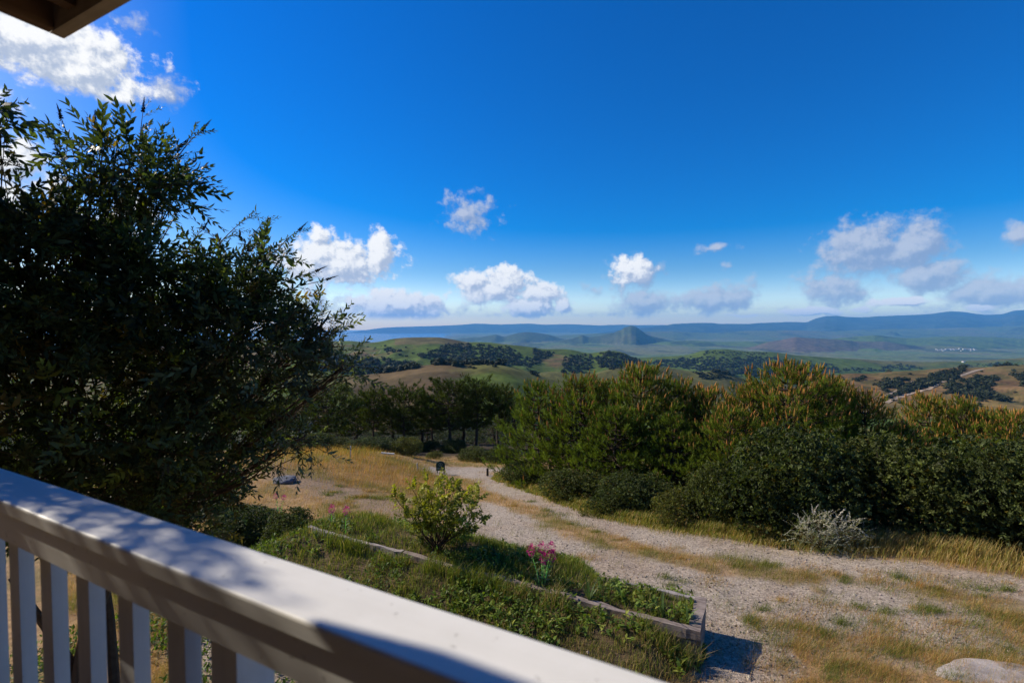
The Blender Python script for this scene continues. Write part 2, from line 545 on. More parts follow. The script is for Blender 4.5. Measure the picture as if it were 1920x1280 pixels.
def masks(X, Y):
    n = fbm(X * 1.1, Y * 1.1, 4, 21)
    n2 = fbm(X * 3.5, Y * 3.5, 3, 33)
    wob = (n - .5) * 1.3 + (n2 - .5) * 1.0
    gr = np.maximum(1 - sstep(.35, 1.15, seg_dist(X, Y, FAR_TRACK) + wob * .8),
                    1 - sstep(.75, 1.7, seg_dist(X, Y, NEAR_TRACK) + wob * .8))
    gr = np.maximum(gr, 1 - sstep(.9, 1.6, seg_dist(X, Y, ROAD_FAR) + wob))
    yd = in_poly(X + wob * .35, Y + wob * .35, YARD).astype(float)
    gr = np.maximum(gr, yd * sstep(.18, .36, n2 * .6 + n * .4))
    path = 1 - sstep(.7, 1.5, seg_dist(X, Y, wl_path) + wob * .7)
    gr = np.maximum(gr, path)
    dirt = (1 - sstep(.3, 1.35, seg_dist(X, Y, DIRT_TRACK) + wob)) * .9
    bed = in_poly(X + wob * .25, Y + wob * .25, LOWBED).astype(float)
    st = 1 - sstep(.18, .5, seg_dist(X, Y, STRIP) + wob * .5)
    gr = gr * (1 - .85 * st) * (1 - bed)
    dirt = dirt * (1 - bed)
    edge = 1 - sstep(.25, 1.0, seg_dist(X, Y, EDGE_R) + wob * .4)
    # ground on the far side of the verge belongs to the shrubs: leaf litter
    return gr, dirt, bed, edge, n, n2

wl_path = [world(2.6, 3.3), world(4.2, 3.7), world(5.5, 4.3), world(6.8, 4.9)]

def near_tint(X, Y):
    gr, dirt, bed, edge, n, n2 = masks(X, Y)
    n3 = fbm(X * 9, Y * 9, 2, 77)
    dry = np.array([.35, .22, .105]); green = np.array([.075, .092, .022]); soil = np.array([.19, .135, .09]); litter = np.array([.055, .042, .026])
    grav = np.array([.40, .33, .25])
    g = sstep(.48, .62, n)
    c = dry * (1 - g[..., None] * .45) + green * g[..., None] * .45
    c = c * (.8 + .4 * n3[..., None])
    c = c * (1 - dirt[..., None]) + soil * 1.35 * dirt[..., None]
    fines = sstep(.42, .62, fbm(X * .9 + 40, Y * .9, 4, 61))[..., None]
    c = c * (1 - gr[..., None]) + (grav * (1 - .45 * fines) + np.array([.33, .235, .16]) * .45 * fines) * (.85 + .3 * n3[..., None]) * gr[..., None]
    bs = (bed * .85)[..., None]
    c = c * (1 - bs) + (soil * .55 * (1 - g[..., None] * .4)) * bs
    # under the pines and shrubs
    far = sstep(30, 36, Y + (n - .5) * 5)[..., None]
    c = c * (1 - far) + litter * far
    return c, gr

def grid_mesh(xs, ys, zf, cf):
    X, Y = np.meshgrid(xs, ys)
    Z = zf(X, Y)
    c, extra = cf(X, Y)
    nx, ny = len(xs), len(ys)
    i = np.arange(nx - 1)[None, :] + (np.arange(ny - 1) * nx)[:, None]
    f = np.stack([i, i + 1, i + nx + 1, i + nx], -1).reshape(-1, 4)
    b = MB().add(np.stack([X, Y, Z], -1).reshape(-1, 3), f, c.reshape(-1, 3))
    return b, extra

def axis(brk):
    out = [brk[0][0]]
    for (a, st), (b, _) in zip(brk[:-1], brk[1:]):
        k = max(1, int(round((b - a) / st)))
        out += list(a + (b - a) * np.arange(1, k + 1) / k)
    return np.array(out)

xs = axis([(-75, 2.0), (-14, .35), (-7, .09), (9, .3), (20, 1.2), (75, 1)])
ys = axis([(-30, 3.0), (0, .3), (3, .07), (12, .14), (22, .35), (40, 1.0), (62, 1)])
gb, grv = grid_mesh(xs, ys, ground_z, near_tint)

def ground_mat():
    m, t, b, out = mat_base('ground_soil')
    at = nd(t, 'ShaderNodeAttribute', attribute_name='tint')
    ag = nd(t, 'ShaderNodeAttribute', attribute_name='gravel')
    tcn = nd(t, 'ShaderNodeTexCoord')
    vo = nd(t, 'ShaderNodeTexVoronoi', inp={2: 34.0}); vo.feature = 'F1'
    t.links.new(tcn.outputs['Object'], vo.inputs['Vector'])
    vo2 = nd(t, 'ShaderNodeTexVoronoi', inp={2: 75.0}); vo2.feature = 'F1'
    t.links.new(tcn.outputs['Object'], vo2.inputs['Vector'])
    nz = nd(t, 'ShaderNodeTexNoise', inp={2: 14.0, 3: 6.0, 4: .7})
    t.links.new(tcn.outputs['Object'], nz.inputs['Vector'])
    bw = nd(t, 'ShaderNodeSeparateColor'); t.links.new(vo.outputs['Color'], bw.inputs[0])
    bw2 = nd(t, 'ShaderNodeSeparateColor'); t.links.new(vo2.outputs['Color'], bw2.inputs[0])
    st = mth(t, 'ADD', mrange(t, bw.outputs[0], 0, 1, .55, 1.3, False), mrange(t, bw2.outputs[1], 0, 1, -.22, .22, False))
    soft = mrange(t, nz.outputs[0], .25, .75, .6, 1.4)
    v = mth(t, 'ADD', mth(t, 'MULTIPLY', st, ag.outputs['Fac']), mth(t, 'MULTIPLY', soft, mth(t, 'SUBTRACT', 1.0, ag.outputs['Fac'])))
    cv = nd(t, 'ShaderNodeCombineColor')
    for i in range(3): t.links.new(v, cv.inputs[i])
    c = mix(t, 1.0, at.outputs['Color'], cv.outputs[0], 'MULTIPLY')
    hue = mix(t, mth(t, 'MULTIPLY', bw.outputs[2], .35), c, (.30, .235, .19))
    c = mix(t, mth(t, 'MULTIPLY', ag.outputs['Fac'], .8), c, hue)
    t.links.new(c, b.inputs['Base Color'])
    b.inputs['Roughness'].default_value = .95
    b.inputs['Specular IOR Level'].default_value = .1
    hgt = mth(t, 'ADD', mth(t, 'MULTIPLY', vo2.outputs['Distance'], -1.0), mth(t, 'MULTIPLY', nz.outputs[0], .5))
    bp = nd(t, 'ShaderNodeBump', inp={0: .55, 1: .012})
    t.links.new(hgt, bp.inputs['Height'])
    t.links.new(bp.outputs[0], b.inputs['Normal'])
    return m

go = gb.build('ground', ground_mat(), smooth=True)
a = go.data.attributes.new('gravel', 'FLOAT', 'POINT')
a.data.foreach_set('value', grv.astype(np.float32).ravel())
tag(go, kind='structure')

# ---- hills: ridges measured by bearing and angle below the eye, each at its own distance
def ridge(R, pts, front, back, rnd, rough=.0, fade=60):
    return dict(R=R, p=np.array(pts, float), f=front, b=back, rnd=rnd, rough=rough, fade=fade)

RIDGES = [
    ridge(520, [(380, 712), (520, 697), (540, 696), (575, 699), (620, 706), (660, 705), (700, 702), (760, 691), (800, 684), (835, 681.5), (865, 685), (890, 684), (910, 681.5), (940, 683), (977, 692), (1007, 704), (1060, 716), (1130, 730)], .16, .3, 34),
    ridge(950, [(960, 714), (1007, 699), (1040, 696), (1080, 700), (1110, 704), (1130, 695), (1160, 689), (1180, 687), (1200, 681), (1250, 689), (1295, 697), (1325, 696), (1360, 699), (1385, 707), (1430, 720)], .22, .25, 22),
    ridge(720, [(1480, 735), (1537, 711), (1565, 704), (1602, 700), (1635, 703), (1665, 697), (1715, 695), (1765, 691), (1800, 688), (1840, 690), (1877, 686), (1920, 684), (2050, 680), (2300, 684)], .13, .25, 26, .3),
    ridge(1050, [(380, 668), (480, 661), (590, 664), (640, 666), (690, 669), (740, 676), (790, 681), (830, 690), (900, 700)], .2, .2, 30),
    ridge(1550, [(300, 640), (480, 636), (590, 639), (640, 638.5), (660, 638), (687, 642), (715, 641), (735, 634.5), (760, 632), (827, 632), (855, 637), (872, 641), (915, 642), (950, 646), (985, 649), (1020, 654), (1070, 655), (1100, 662), (1120, 661), (1135, 657), (1155, 657), (1175, 663), (1200, 677), (1240, 690)], .115, .25, 45, .35),
    ridge(2300, [(1140, 690), (1187, 671), (1250, 669), (1287, 666), (1320, 656), (1362, 654.5), (1400, 658), (1450, 660), (1480, 664), (1540, 670), (1615, 674), (1690, 678), (1740, 679), (1810, 677), (1870, 674), (1920, 671), (2100, 668), (2300, 668)], .13, .2, 70, .3),
    ridge(6300, [(1395, 655), (1440, 641), (1465, 637), (1490, 632), (1530, 634), (1565, 636), (1615, 640), (1660, 640), (1715, 648), (1757, 655)], .2, .2, 120, 1.2),
    ridge(7600, [(1180, 652), (1240, 641), (1300, 638), (1350, 641), (1400, 640), (1500, 640), (1640, 628), (1700, 634), (1800, 630), (1920, 634), (2200, 632)], .1, .12, 150, 1.4),
    ridge(8600, [(1040, 640), (1075, 634), (1092, 627.5), (1104, 632), (1125, 629), (1140, 625.5), (1152, 623), (1158, 619.5), (1166, 617.5), (1170, 613), (1177, 612), (1183, 609.5), (1189, 611.5), (1194, 612.5), (1199, 618), (1204, 620), (1212, 627.5), (1222, 630), (1235, 633), (1270, 640)], .3, .3, 60, 1.4),
    ridge(9800, [(815, 643), (852, 636), (880, 633), (902, 632), (918, 628.5), (930, 626.5), (945, 631), (965, 625), (985, 622), (1010, 624), (1030, 627), (1050, 634), (1085, 642)], .25, .25, 100, 1.2),
    ridge(12500, [(1000, 632), (1100, 626), (1200, 622), (1262, 621), (1330, 624), (1400, 620), (1480, 619), (1560, 621), (1640, 617), (1740, 616), (1840, 613), (1920, 610), (2200, 606)], .1, .12, 200, 1.4),
    ridge(17000, [(1180, 616), (1220, 613), (1250, 609), (1262, 607), (1300, 605.5), (1335, 605), (1350, 607), (1400, 607), (1425, 605), (1472, 603), (1512, 604), (1530, 596.5), (1547, 592.5), (1570, 592), (1590, 594), (1615, 595), (1640, 593), (1665, 592), (1735, 589), (1760, 586), (1780, 583), (1800, 584), (1815, 586), (1845, 590), (1877, 589), (1902, 582), (1920, 581), (2050, 574), (2300, 578)], .17, .2, 150, 1.6),
    ridge(23500, [(690, 618), (727, 613.5), (790, 611.5), (852, 609.5), (890, 606.5), (940, 608), (990, 606), (1020, 608), (1062, 607.5), (1125, 609.5), (1160, 608.5), (1250, 609), (1300, 610), (1400, 612)], .2, .2, 150, .5),
]

def base_z(r, px):
    z = np.interp(r, [20, 45, 90, 150, 300, 450, 700, 1100, 1700, 2600, 3800, 5000, 30000], [-8.5, -13, -22, -34, -70, -92, -135, -180, -235, -275, -292, -294, -296])
    sea = (1 - sstep(780, 900, px)) * sstep(2500, 6000, r)
    return z - 45 * sea

def hills_polar(px, r):
    """height and kind of ground at a bearing (given as photograph column) and horizontal forward distance"""
    x = (px - 960) / F
    X, Y = x * r, r
    z = base_z(r, px) + (fbm(X / 260, Y / 260, 4, 51) - .5) * np.clip(r / 900, .0, 1) * 26
    idx = np.full(z.shape, -1)
    for i, g in enumerate(RIDGES):
        p = g['p']
        py = g['fn'](px)
        py = py + (px < p[0, 0]) * (p[0, 0] - px) * .14 + (px > p[-1, 0]) * (px - p[-1, 0]) * .14
        Rw = g['R'] * (1 + .05 * (fbm(px / 150.0, px * 0 + i * 7.7, 2, 91) - .5))
        _, sl = ray(960, py)
        top = sl * Rw
        s = r - Rw
        w = g['rnd']
        prof = (np.sqrt(s * s + w * w) - w)
        k = np.where(s < 0, g['f'], g['b'])
        # spurs and gullies grow with the distance from the crest
        sc = g['R'] / 14.0
        gul = (np.abs(fbm(X / sc + i * 5, Y / (sc * 1.8), 4, 130 + i) - .5) * 2)
        hgt = top - k * prof * (1 - .45 * gul * sstep(w * .5, w * 4, np.abs(s)) * (.55 if g['rough'] == 0 else 1.3 + .35 * g['rough']))
        hgt = hgt - g['rough'] * gul * np.minimum(np.abs(s), w * 4) * .10
        win = hgt > z
        z = np.where(win, hgt, z); idx = np.where(win, i, idx)
    return z, idx

hx = np.linspace(60, 1990, 1180)
hx = np.concatenate([np.linspace(-900, 40, 90), hx, np.linspace(2010, 2700, 70)])
hr = np.concatenate([[20, 30, 40], 48 * np.exp(np.linspace(0, math.log(26000 / 48.0), 560))])
PX, RR = np.meshgrid(hx, hr)
for g in RIDGES:                               # soften the corners of each skyline
    gx = np.arange(-1000, 2800.0)
    gy = np.interp(gx, g['p'][:, 0], g['p'][:, 1])
    kw = min(14.0, 1.2e4 / g['R']) if g['R'] < 5000 else 1.6
    gy = gy + (fbm(gx / (9.0 if g['R'] > 5000 else 30.0), gx * 0 + g['R'], 4, 66) - .5) * (.7 if g['R'] > 5000 else 2.2)
    kk = np.exp(-.5 * (np.arange(-45, 46) / kw) ** 2); kk /= kk.sum()
    gy = np.convolve(np.pad(gy, 45, 'edge'), kk, 'valid')
    g['fn'] = lambda q, gx=gx, gy=gy: np.interp(q, gx, gy)
HZ, HI = hills_polar(PX, RR)
HXw = (PX - 960) / F * RR
near_z = natural(HXw, RR)
blend = sstep(45, 80, RR)
HZ = np.where(RR < 80, np.minimum(near_z - .6, HZ * 1.0) * (1 - blend) + HZ * blend, HZ)
HZ = np.where(RR < 60, np.minimum(HZ, near_z - .6), HZ)

def hill_tint(px, r, z, idx):
    X, Y = (px - 960) / F * r, r
    green = np.array([.082, .118, .020]); tan = np.array([.165, .110, .050]); brown = np.array([.095, .058, .034]); olive = np.array([.062, .070, .022]); scrub = np.array([.030, .036, .018])
    sc = np.clip(r / 9.0, 25, 900)
    lv = np.round(np.log2(sc)); q = 2.0 ** lv
    n1 = fbm(X / q, Y / (q * 1.5), 4, 201)
    n2 = fbm(X / (q * .3), Y / (q * .3), 3, 222)
    g = sstep(.30, .54, n1 * .7 + n2 * .3)[..., None]
    c = green * g + tan * (1 - g)
    c = c * (1 - .35 * sstep(.5, .75, n2)[..., None]) + olive * (.35 * sstep(.5, .75, n2)[..., None])
    def blendc(mask, col, k):
        nonlocal c
        w = (mask * k)[..., None]
        c = c * (1 - w) + col * w
    i0 = (idx == 0).astype(float)
    pw = px + (n2 - .5) * 70 + (n1 - .5) * 60
    blendc(i0, brown * .95, .85 * sstep(620, 690, pw) * (1 - sstep(850, 910, pw)))
    blendc(i0, green, .7 * (1 - sstep(590, 650, pw)))
    blendc(i0, green * 1.1, .8 * sstep(860, 920, pw))
    blendc(i0, tan * 1.15, .4 * sstep(455, 478, r + (n2 - .5) * 40))
    blendc((idx == 1), tan * .8, .5)
    blendc((idx == 2), tan * np.array([1.15, 1.0, .95]), .72)
    blendc((idx == 2) & (n2 > .6), olive, .5)
    blendc((idx == 4) & (px > 740) & (px < 880) & (r > 1380), brown * 1.5, .55)
    blendc((idx == 5), green * .9, .5)
    blendc((idx == 6), np.array([.120, .085, .065]), .75)
    blendc((idx == 8) | (idx == 9), scrub * 1.9, .75)
    blendc((idx == 7), green * 1.3, .5)
    blendc((idx == 10), olive * 1.6, .6)
    blendc((idx == 11) | (idx == 12), scrub * (.3 + 1.0 * sstep(.35, .7, n2)[..., None]) * np.array([1.2, 1.1, 1.0]), .9)
    w = ((idx == -1) & (r > 2800)).astype(float) * .8
    field = sstep(.45, .55, vnoise(X / 420, Y / 900, 303))[..., None]
    vcol = np.array([.125, .165, .055]) * field + np.array([.165, .165, .075]) * (1 - field)
    c = c * (1 - w[..., None]) + vcol * w[..., None]
    # hedges, creeks and scrub strung across the valley and the far slopes
    dk = sstep(.60, .68, fbm(X / 260, Y / 620, 4, 404)) * (r > 2800)
    c = c * (1 - .65 * dk[..., None]) + scrub * .9 * .65 * dk[..., None]
    nr = (r < 330)[..., None]
    c = np.where(nr, scrub * 1.1, c)
    return c

HC = hill_tint(PX, RR, HZ, HI)
nx, ny = len(hx), len(hr)
ii = np.arange(nx - 1)[None, :] + (np.arange(ny - 1) * nx)[:, None]
hf = np.stack([ii, ii + 1, ii + nx + 1, ii + nx], -1).reshape(-1, 4)
hb = MB().add(np.stack([HXw, RR, HZ], -1).reshape(-1, 3), hf, HC.reshape(-1, 3))

def hills_mat():
    m, t, b, out = mat_base('hill_grass')
    at = nd(t, 'ShaderNodeAttribute', attribute_name='tint')
    tcn = nd(t, 'ShaderNodeTexCoord')
    nz = nd(t, 'ShaderNodeTexNoise', inp={2: .018, 3: 8.0, 4: .65})
    t.links.new(tcn.outputs['Object'], nz.inputs['Vector'])
    n2 = nd(t, 'ShaderNodeTexNoise', inp={2: .12, 3: 4.0, 4: .6})
    t.links.new(tcn.outputs['Object'], n2.inputs['Vector'])
    v = mth(t, 'ADD', mrange(t, nz.outputs[0], .3, .7, .62, 1.3), mrange(t, n2.outputs[0], .3, .7, -.2, .2))
    cv = nd(t, 'ShaderNodeCombineColor')
    for i in range(3): t.links.new(v, cv.inputs[i])
    c = mix(t, 1.0, at.outputs['Color'], cv.outputs[0], 'MULTIPLY')
    t.links.new(c, b.inputs['Base Color'])
    b.inputs['Roughness'].default_value = .95
    b.inputs['Specular IOR Level'].default_value = .05
    return m
ho = hb.build('hills', hills_mat(), smooth=True)
tag(ho, kind='structure')

def hit_hills(px, py):
    """forward distance and height where sight lines meet the hills"""
    px = np.asarray(px, float); py = np.asarray(py, float)
    col = np.clip(np.searchsorted(hx, px), 1, nx - 1)
    _, sl = ray(960, py)
    zz = HZ[:, col]
    hit = (zz >= sl[None, :] * hr[:, None]) & (hr[:, None] > 120)
    k = np.argmax(hit, axis=0)
    ok = hit.any(axis=0)
    return hr[k], zz[k, np.arange(len(px))], ok

# ---- sea and the haze over the valley
sea = MB()
sea.add([(-30000, 2500, -318), (25500, 2500, -318), (25500, 42000, -318), (-30000, 42000, -318)], [(0, 1, 2, 3)], (.05, .10, .16))
M['sea'] = tint_mat('sea', (1, 1, 1), .25, spec=.5)
tag(sea.build('sea', M['sea']), kind='structure')

hz = MB().box(-26000, 26000, -400, 26500, -420, 640)
hm = bpy.data.materials.new('haze_air'); hm.use_nodes = True
ht = hm.node_tree; ht.nodes.clear()
pv = nd(ht, 'ShaderNodeVolumePrincipled')
pv.inputs['Color'].default_value = (.16, .51, 1.0, 1)
pv.inputs['Density'].default_value = 4.7e-5
pv.inputs['Anisotropy'].default_value = 0.0
hout = nd(ht, 'ShaderNodeOutputMaterial')
ht.links.new(pv.outputs[0], hout.inputs['Volume'])
hzo = hz.build('haze', hm)
tag(hzo, kind='stuff')
hm.cycles.homogeneous_volume = True

# ---- oak woods on the far hills
def tree_blob_proto(k, r=1.0, leaf=.42, flat=.8):
    b = MB()
    d = rdir(k)
    pos = d * (.55 + .5 * rng.random((k, 1))) * r * np.array([1, 1, flat])
    pos[:, 2] += .55 * r
    R = frames(rdir(k))
    q = np.array([[-.5, -.5, 0], [.5, -.5, .1], [.5, .5, 0], [-.5, .5, .12]])
    tint = np.repeat((.6 + .75 * rng.random((k, 1))), 3, 1)
    b.scatter((q, np.zeros((0, 3), int), np.array([[0, 1, 2, 3]]), np.ones((4, 3))), R, pos, leaf * (.6 + .8 * rng.random(k)), tint)
    # a rounded, uneven core so that the crown is not hollow
    th = np.linspace(0, 2 * math.pi, 9)[:-1]
    core = []
    for lv, (zz, rr_) in enumerate([(.02, .55), (.35, .85), (.75, .75), (1.1, .4)]):
        for a_ in th: core.append((math.cos(a_) * rr_ * r * (.75 + .35 * rng.random()), math.sin(a_) * rr_ * r * (.75 + .35 * rng.random()), zz * r * flat))
    f = [(l * 8 + i, l * 8 + (i + 1) % 8, (l + 1) * 8 + (i + 1) % 8, (l + 1) * 8 + i) for l in range(3) for i in range(8)]
    b.add(core, f, (.7, .7, .7))
    return b.proto()

WOODS = [  # (polygon in photograph columns / rows, number, crown radius m)
    ([(828, 644), (870, 643), (950, 649), (985, 668), (1020, 676), (1000, 690), (965, 684), (900, 682), (850, 684), (812, 683), (822, 665)], 620, 5.0),
    ([(560, 660), (600, 658), (640, 665), (690, 669), (740, 676), (790, 681), (785, 690), (720, 698), (660, 703), (600, 695), (560, 685)], 520, 5.0),
    ([(1000, 655), (1040, 661), (1030, 672), (1000, 674)], 90, 5.5), ([(1055, 670), (1110, 662), (1120, 674), (1100, 700), (1055, 698)], 160, 5.0),
    ([(1120, 662), (1150, 658), (1185, 668), (1215, 681), (1150, 692), (1120, 686)], 240, 5.5),
    ([(1205, 679), (1290, 669), (1320, 668), (1450, 668), (1480, 680), (1560, 688), (1540, 700), (1400, 706), (1300, 692), (1230, 684)], 1100, 6.0),
    ([(1440, 680), (1500, 677), (1560, 682), (1582, 697), (1540, 710), (1500, 712), (1440, 700)], 300, 6.0),
    ([(1655, 686), (1690, 682), (1735, 690), (1660, 696)], 70, 5.5), ([(1560, 690), (1600, 688), (1660, 692), (1660, 696), (1570, 697)], 60, 5.0),
    ([(1650, 722), (1670, 710), (1705, 710), (1690, 726), (1672, 736), (1652, 732)], 70, 3.6), ([(1600, 712), (1620, 706), (1632, 706), (1610, 715)], 14, 3.0),
    ([(1710, 720), (1752, 699), (1810, 689), (1795, 708), (1750, 722), (1715, 732), (1660, 750)], 190, 3.6),
    ([(1765, 722), (1828, 708), (1875, 712), (1860, 730), (1890, 750), (1830, 752), (1790, 742)], 210, 3.8), ([(1830, 705), (1870, 704), (1878, 712), (1830, 708)], 14, 3.0),
    ([(1902, 703), (1925, 699), (1925, 722)], 26, 3.6), ([(1800, 684), (1920, 679), (1925, 683), (1800, 688)], 70, 4.0),
    ([(720, 650), (760, 655), (740, 662), (722, 660)], 22, 4.5), ([(780, 664), (830, 654), (826, 668), (790, 672)], 50, 4.5),
    ([(1298, 697), (1350, 700), (1380, 712), (1320, 712)], 60, 3.5), ([(985, 690), (1007, 696), (1015, 706), (1000, 704)], 16, 3.2),
    ([(1320, 657), (1400, 659), (1440, 661), (1440, 668), (1320, 664)], 90, 4.5),
    ([(1190, 664), (1230, 663), (1230, 667), (1190, 668)], 20, 5), ([(500, 640), (600, 645), (600, 655), (500, 656)], 60, 5),
    ([(600, 640), (1010, 660), (1000, 690), (700, 690)], 60, 3.5), ([(1560, 705), (1920, 690), (1920, 770), (1700, 770)], 60, 2.2)]
blob = [tree_blob_proto(46) for _ in range(4)]
wd = MB()
for poly, cnt, cr in WOODS:
    P = np.array(poly)
    got = []
    while len(got) < cnt:
        q = np.stack([rng.uniform(P[:, 0].min(), P[:, 0].max(), 4000), rng.uniform(P[:, 1].min(), P[:, 1].max(), 4000)], 1)
        wob = (vnoise(q[:, 0] / 9, q[:, 1] / 5, 61) - .5) * 6
        got += list(q[in_poly(q[:, 0] + wob, q[:, 1] + wob * .5, poly)])
    q = np.array(got[:cnt])
    r_, z_, ok = hit_hills(q[:, 0], q[:, 1] + 1.5)
    ok &= r_ < 4500
    q, r_, z_ = q[ok], r_[ok], z_[ok]
    T = np.stack([(q[:, 0] - 960) / F * r_, r_, z_ - cr * .25], 1)
    size = cr * (.6 + .7 * rng.random(len(T)) ** 1.5)
    th = rng.uniform(0, 6.28, len(T))
    R = np.zeros((len(T), 3, 3)); R[:, 0, 0] = np.cos(th); R[:, 0, 1] = -np.sin(th); R[:, 1, 0] = np.sin(th); R[:, 1, 1] = np.cos(th); R[:, 2, 2] = 1
    tint = np.array([.034, .044, .017]) * (.75 + .6 * rng.random((len(T), 1))) * np.array([1, 1, 1]) + rng.random((len(T), 1)) * np.array([.012, .006, 0])
    which = rng.integers(0, 4, len(T))
    for w_ in range(4):
        s_ = which == w_
        if s_.any(): wd.scatter(blob[w_], R[s_], T[s_], size[s_], tint[s_])
M['oak'] = tint_mat('oak_leaf', (1, 1, 1), .7, .1)
tag(wd.build('oak_woodland', M['oak']), kind='stuff')

# ---- farm track on the brown hill to the right
def hill_ribbon(pts, width, lift):
    p = np.array(pts, float)
    q = np.stack([np.interp(np.linspace(0, len(p) - 1, 90), np.arange(len(p)), p[:, k]) for k in (0, 1)], 1)
    r_, z_, ok = hit_hills(q[:, 0], q[:, 1])
    P = np.stack([(q[:, 0] - 960) / F * r_, r_], 1)
    k = np.ones(9) / 9
    P = np.stack([np.convolve(np.pad(P[:, c_], 4, 'edge'), k, 'valid') for c_ in (0, 1)], 1)
    t = np.gradient(P, axis=0); t /= np.linalg.norm(t, axis=1, keepdims=True)
    nrm = np.stack([-t[:, 1], t[:, 0]], 1)
    v = []
    for s_ in (-1, -.33, .33, 1):
        e = P + nrm * width * .5 * s_
        pxx = 960 + F * e[:, 0] / e[:, 1]
        zz, _ = hills_polar(pxx, e[:, 1])
        v.append(np.stack([e[:, 0], e[:, 1], zz + lift], 1))
    V = np.stack(v, 1).reshape(-1, 3)
    f = [(i * 4 + j, i * 4 + j + 1, (i + 1) * 4 + j + 1, (i + 1) * 4 + j) for i in range(len(P) - 1) for j in range(3)]
    return MB().add(V, f, (.36, .27, .18))
M['track'] = tint_mat('track_dust', (1, 1, 1), .95, noise=.25, nscale=.3)
tag(hill_ribbon([(1662, 757), (1690, 746), (1720, 737), (1750, 728), (1765, 718), (1800, 707), (1830, 696), (1850, 693)], 5.0, .5).build('farm_track', M['track']), kind='structure')
tag(hill_ribbon([(1650, 748), (1680, 737), (1700, 724), (1715, 716)], 3.0, .5).build('hill_path', M['track']), kind='structure')

# ---- a barn and the houses of a small town far off in the valley
M['far_wall'] = tint_mat('far_wall', (.72, .70, .66), .8, noise=.1, nscale=.2)
M['far_roof'] = tint_mat('far_roof', (.30, .22, .18), .8, noise=.1, nscale=.2)
def far_house(name, label, cat, px, py, w, dp, h, rz, group=None):
    r_, z_, ok = hit_hills([px], [py])
    if not ok[0]: return
    t = thing(name, label, cat, ((px - 960) / F * r_[0], r_[0], z_[0] - 1.0), rz, group)
    MB().box(-w / 2, w / 2, -dp / 2, dp / 2, 0, h).build('wall', M['far_wall'], t)
    e = .4
    v = [(-w / 2 - e, -dp / 2 - e, h + .02), (w / 2 + e, -dp / 2 - e, h + .02), (w / 2 + e, dp / 2 + e, h + .02), (-w / 2 - e, dp / 2 + e, h + .02), (-w / 2 - e, 0, h + dp * .3), (w / 2 + e, 0, h + dp * .3)]
    b_ = MB().add(v, [(0, 1, 5, 4), (2, 3, 4, 5), (3, 2, 1, 0)]); b_.f3 += [np.array([[1, 2, 5], [3, 0, 4]])]
    b_.build('roof', M['far_roof'], t)
far_house('barn', 'white barn alone on the green slope beyond the brown hills', 'barn', 1808, 679.5, 13, 9, 5, .3)
for i in range(26):
    far_house('town_house', 'pale house in the small town far off in the valley', 'house', 1757 + i * 2.9 + rng.uniform(-1, 1), 656.5 + rng.uniform(-1.2, 1.6), rng.uniform(16, 34), 14, rng.uniform(6, 10), rng.uniform(-.5, .5), 'houses of the far town')

# ------------------------------------------------------------------ the house: porch, roof corner and railing
RZ = rad(-PHI)
house = thing('house', 'porch of the house with its brown timber roof corner overhead at the upper left', 'house', (0, 0, 0), RZ)
DECK = -1.62
# local x = along the railing to the right, local y = away from the wall
b = MB()
for i in range(18):
    y0 = -1.7 + i * .139
    if y0 > .74: break
    b.box(-3.25, 4.0, y0, y0 + .133, DECK - .035, DECK - (i % 3) * .0012)
b.build('deck_floor', M['deck_wood'], house)
MB().box(-3.25, 4.0, .775, .815, DECK - .26, DECK - .04).build('deck_beam', M['deck_wood'], house)
for x in (-3.1, -1.0, 1.2, 3.4):
    MB().box(x - .07, x + .07, .60, .74, -4.6, DECK - .04).build('deck_post', M['deck_wood'], house)
b = MB()
for i in range(40):                                   # lap siding on the wall behind the porch, extended to block sky light
    z0 = DECK + .004 + i * .1
    b.box(-9.0, 4.2, -1.90, -1.74 + .006 * (i % 2), z0, z0 + .0985)
b.box(4.02, 4.2, -1.73, .80, DECK + .004, .996)  # end wall out of view, added to close off sky light from the porch
b.build('wall', M['wall_paint'], house)
# roof: fascia on two sides, rafters, a beam and boards above
RZ0, RD, RL = 1.0, .810, -2.146
roof = MB()
for i in range(22):
    y0 = -1.72 + i * .1155
    roof.box(RL + .02, 4.0, y0, y0 + .112, RZ0 + .165, RZ0 + .19)
roof = roof.build('roof', M['brown_wood'], house)
MB().box(RL, 4.0, RD - .038, RD, RZ0, RZ0 + .185).build('fascia', M['tan_wood'], house)
MB().box(RL, RL + .038, -1.72, RD - .040, RZ0, RZ0 + .185).build('fascia', M['brown_wood'], house)
for i in range(24):
    x = RL + .17 + i * .24
    MB().box(x - .022, x + .022, -1.70, RD - .042, RZ0 + .03, RZ0 + .163).build('rafter', M['brown_wood'], roof)
MB().box(-2.95, RL - .003, -1.72, .325, RZ0 + .003, RZ0 + .18).build('shadow_slab', M['brown_wood'], house)  # unseen slab, added to cast the shadow on the railing
MB().box(RL + .042, 4.0, .37, .46, RZ0 - .0, RZ0 + .028).build('roof_beam', M['brown_wood'], house)
for i in range(23):
    x = RL + .17 + i * .24
    MB().box(x + .024, x + .216, .56, .595, RZ0 + .05, RZ0 + .160).build('blocking', M['brown_wood'], roof)
b = MB()
b.add([(RL - .03, RD + .03, RZ0 + .195), (4, RD + .03, RZ0 + .195), (4, -1.9, RZ0 + .6), (RL - .03, -1.9, RZ0 + .6), (RL - .03, RD + .03, RZ0 + .21), (4, RD + .03, RZ0 + .21), (4, -1.9, RZ0 + .62), (RL - .03, -1.9, RZ0 + .62)],
      [(0, 3, 2, 1), (4, 5, 6, 7), (0, 1, 5, 4), (1, 2, 6, 5), (2, 3, 7, 6), (3, 0, 4, 7)])
b.build('shingles', M['bark'], roof)

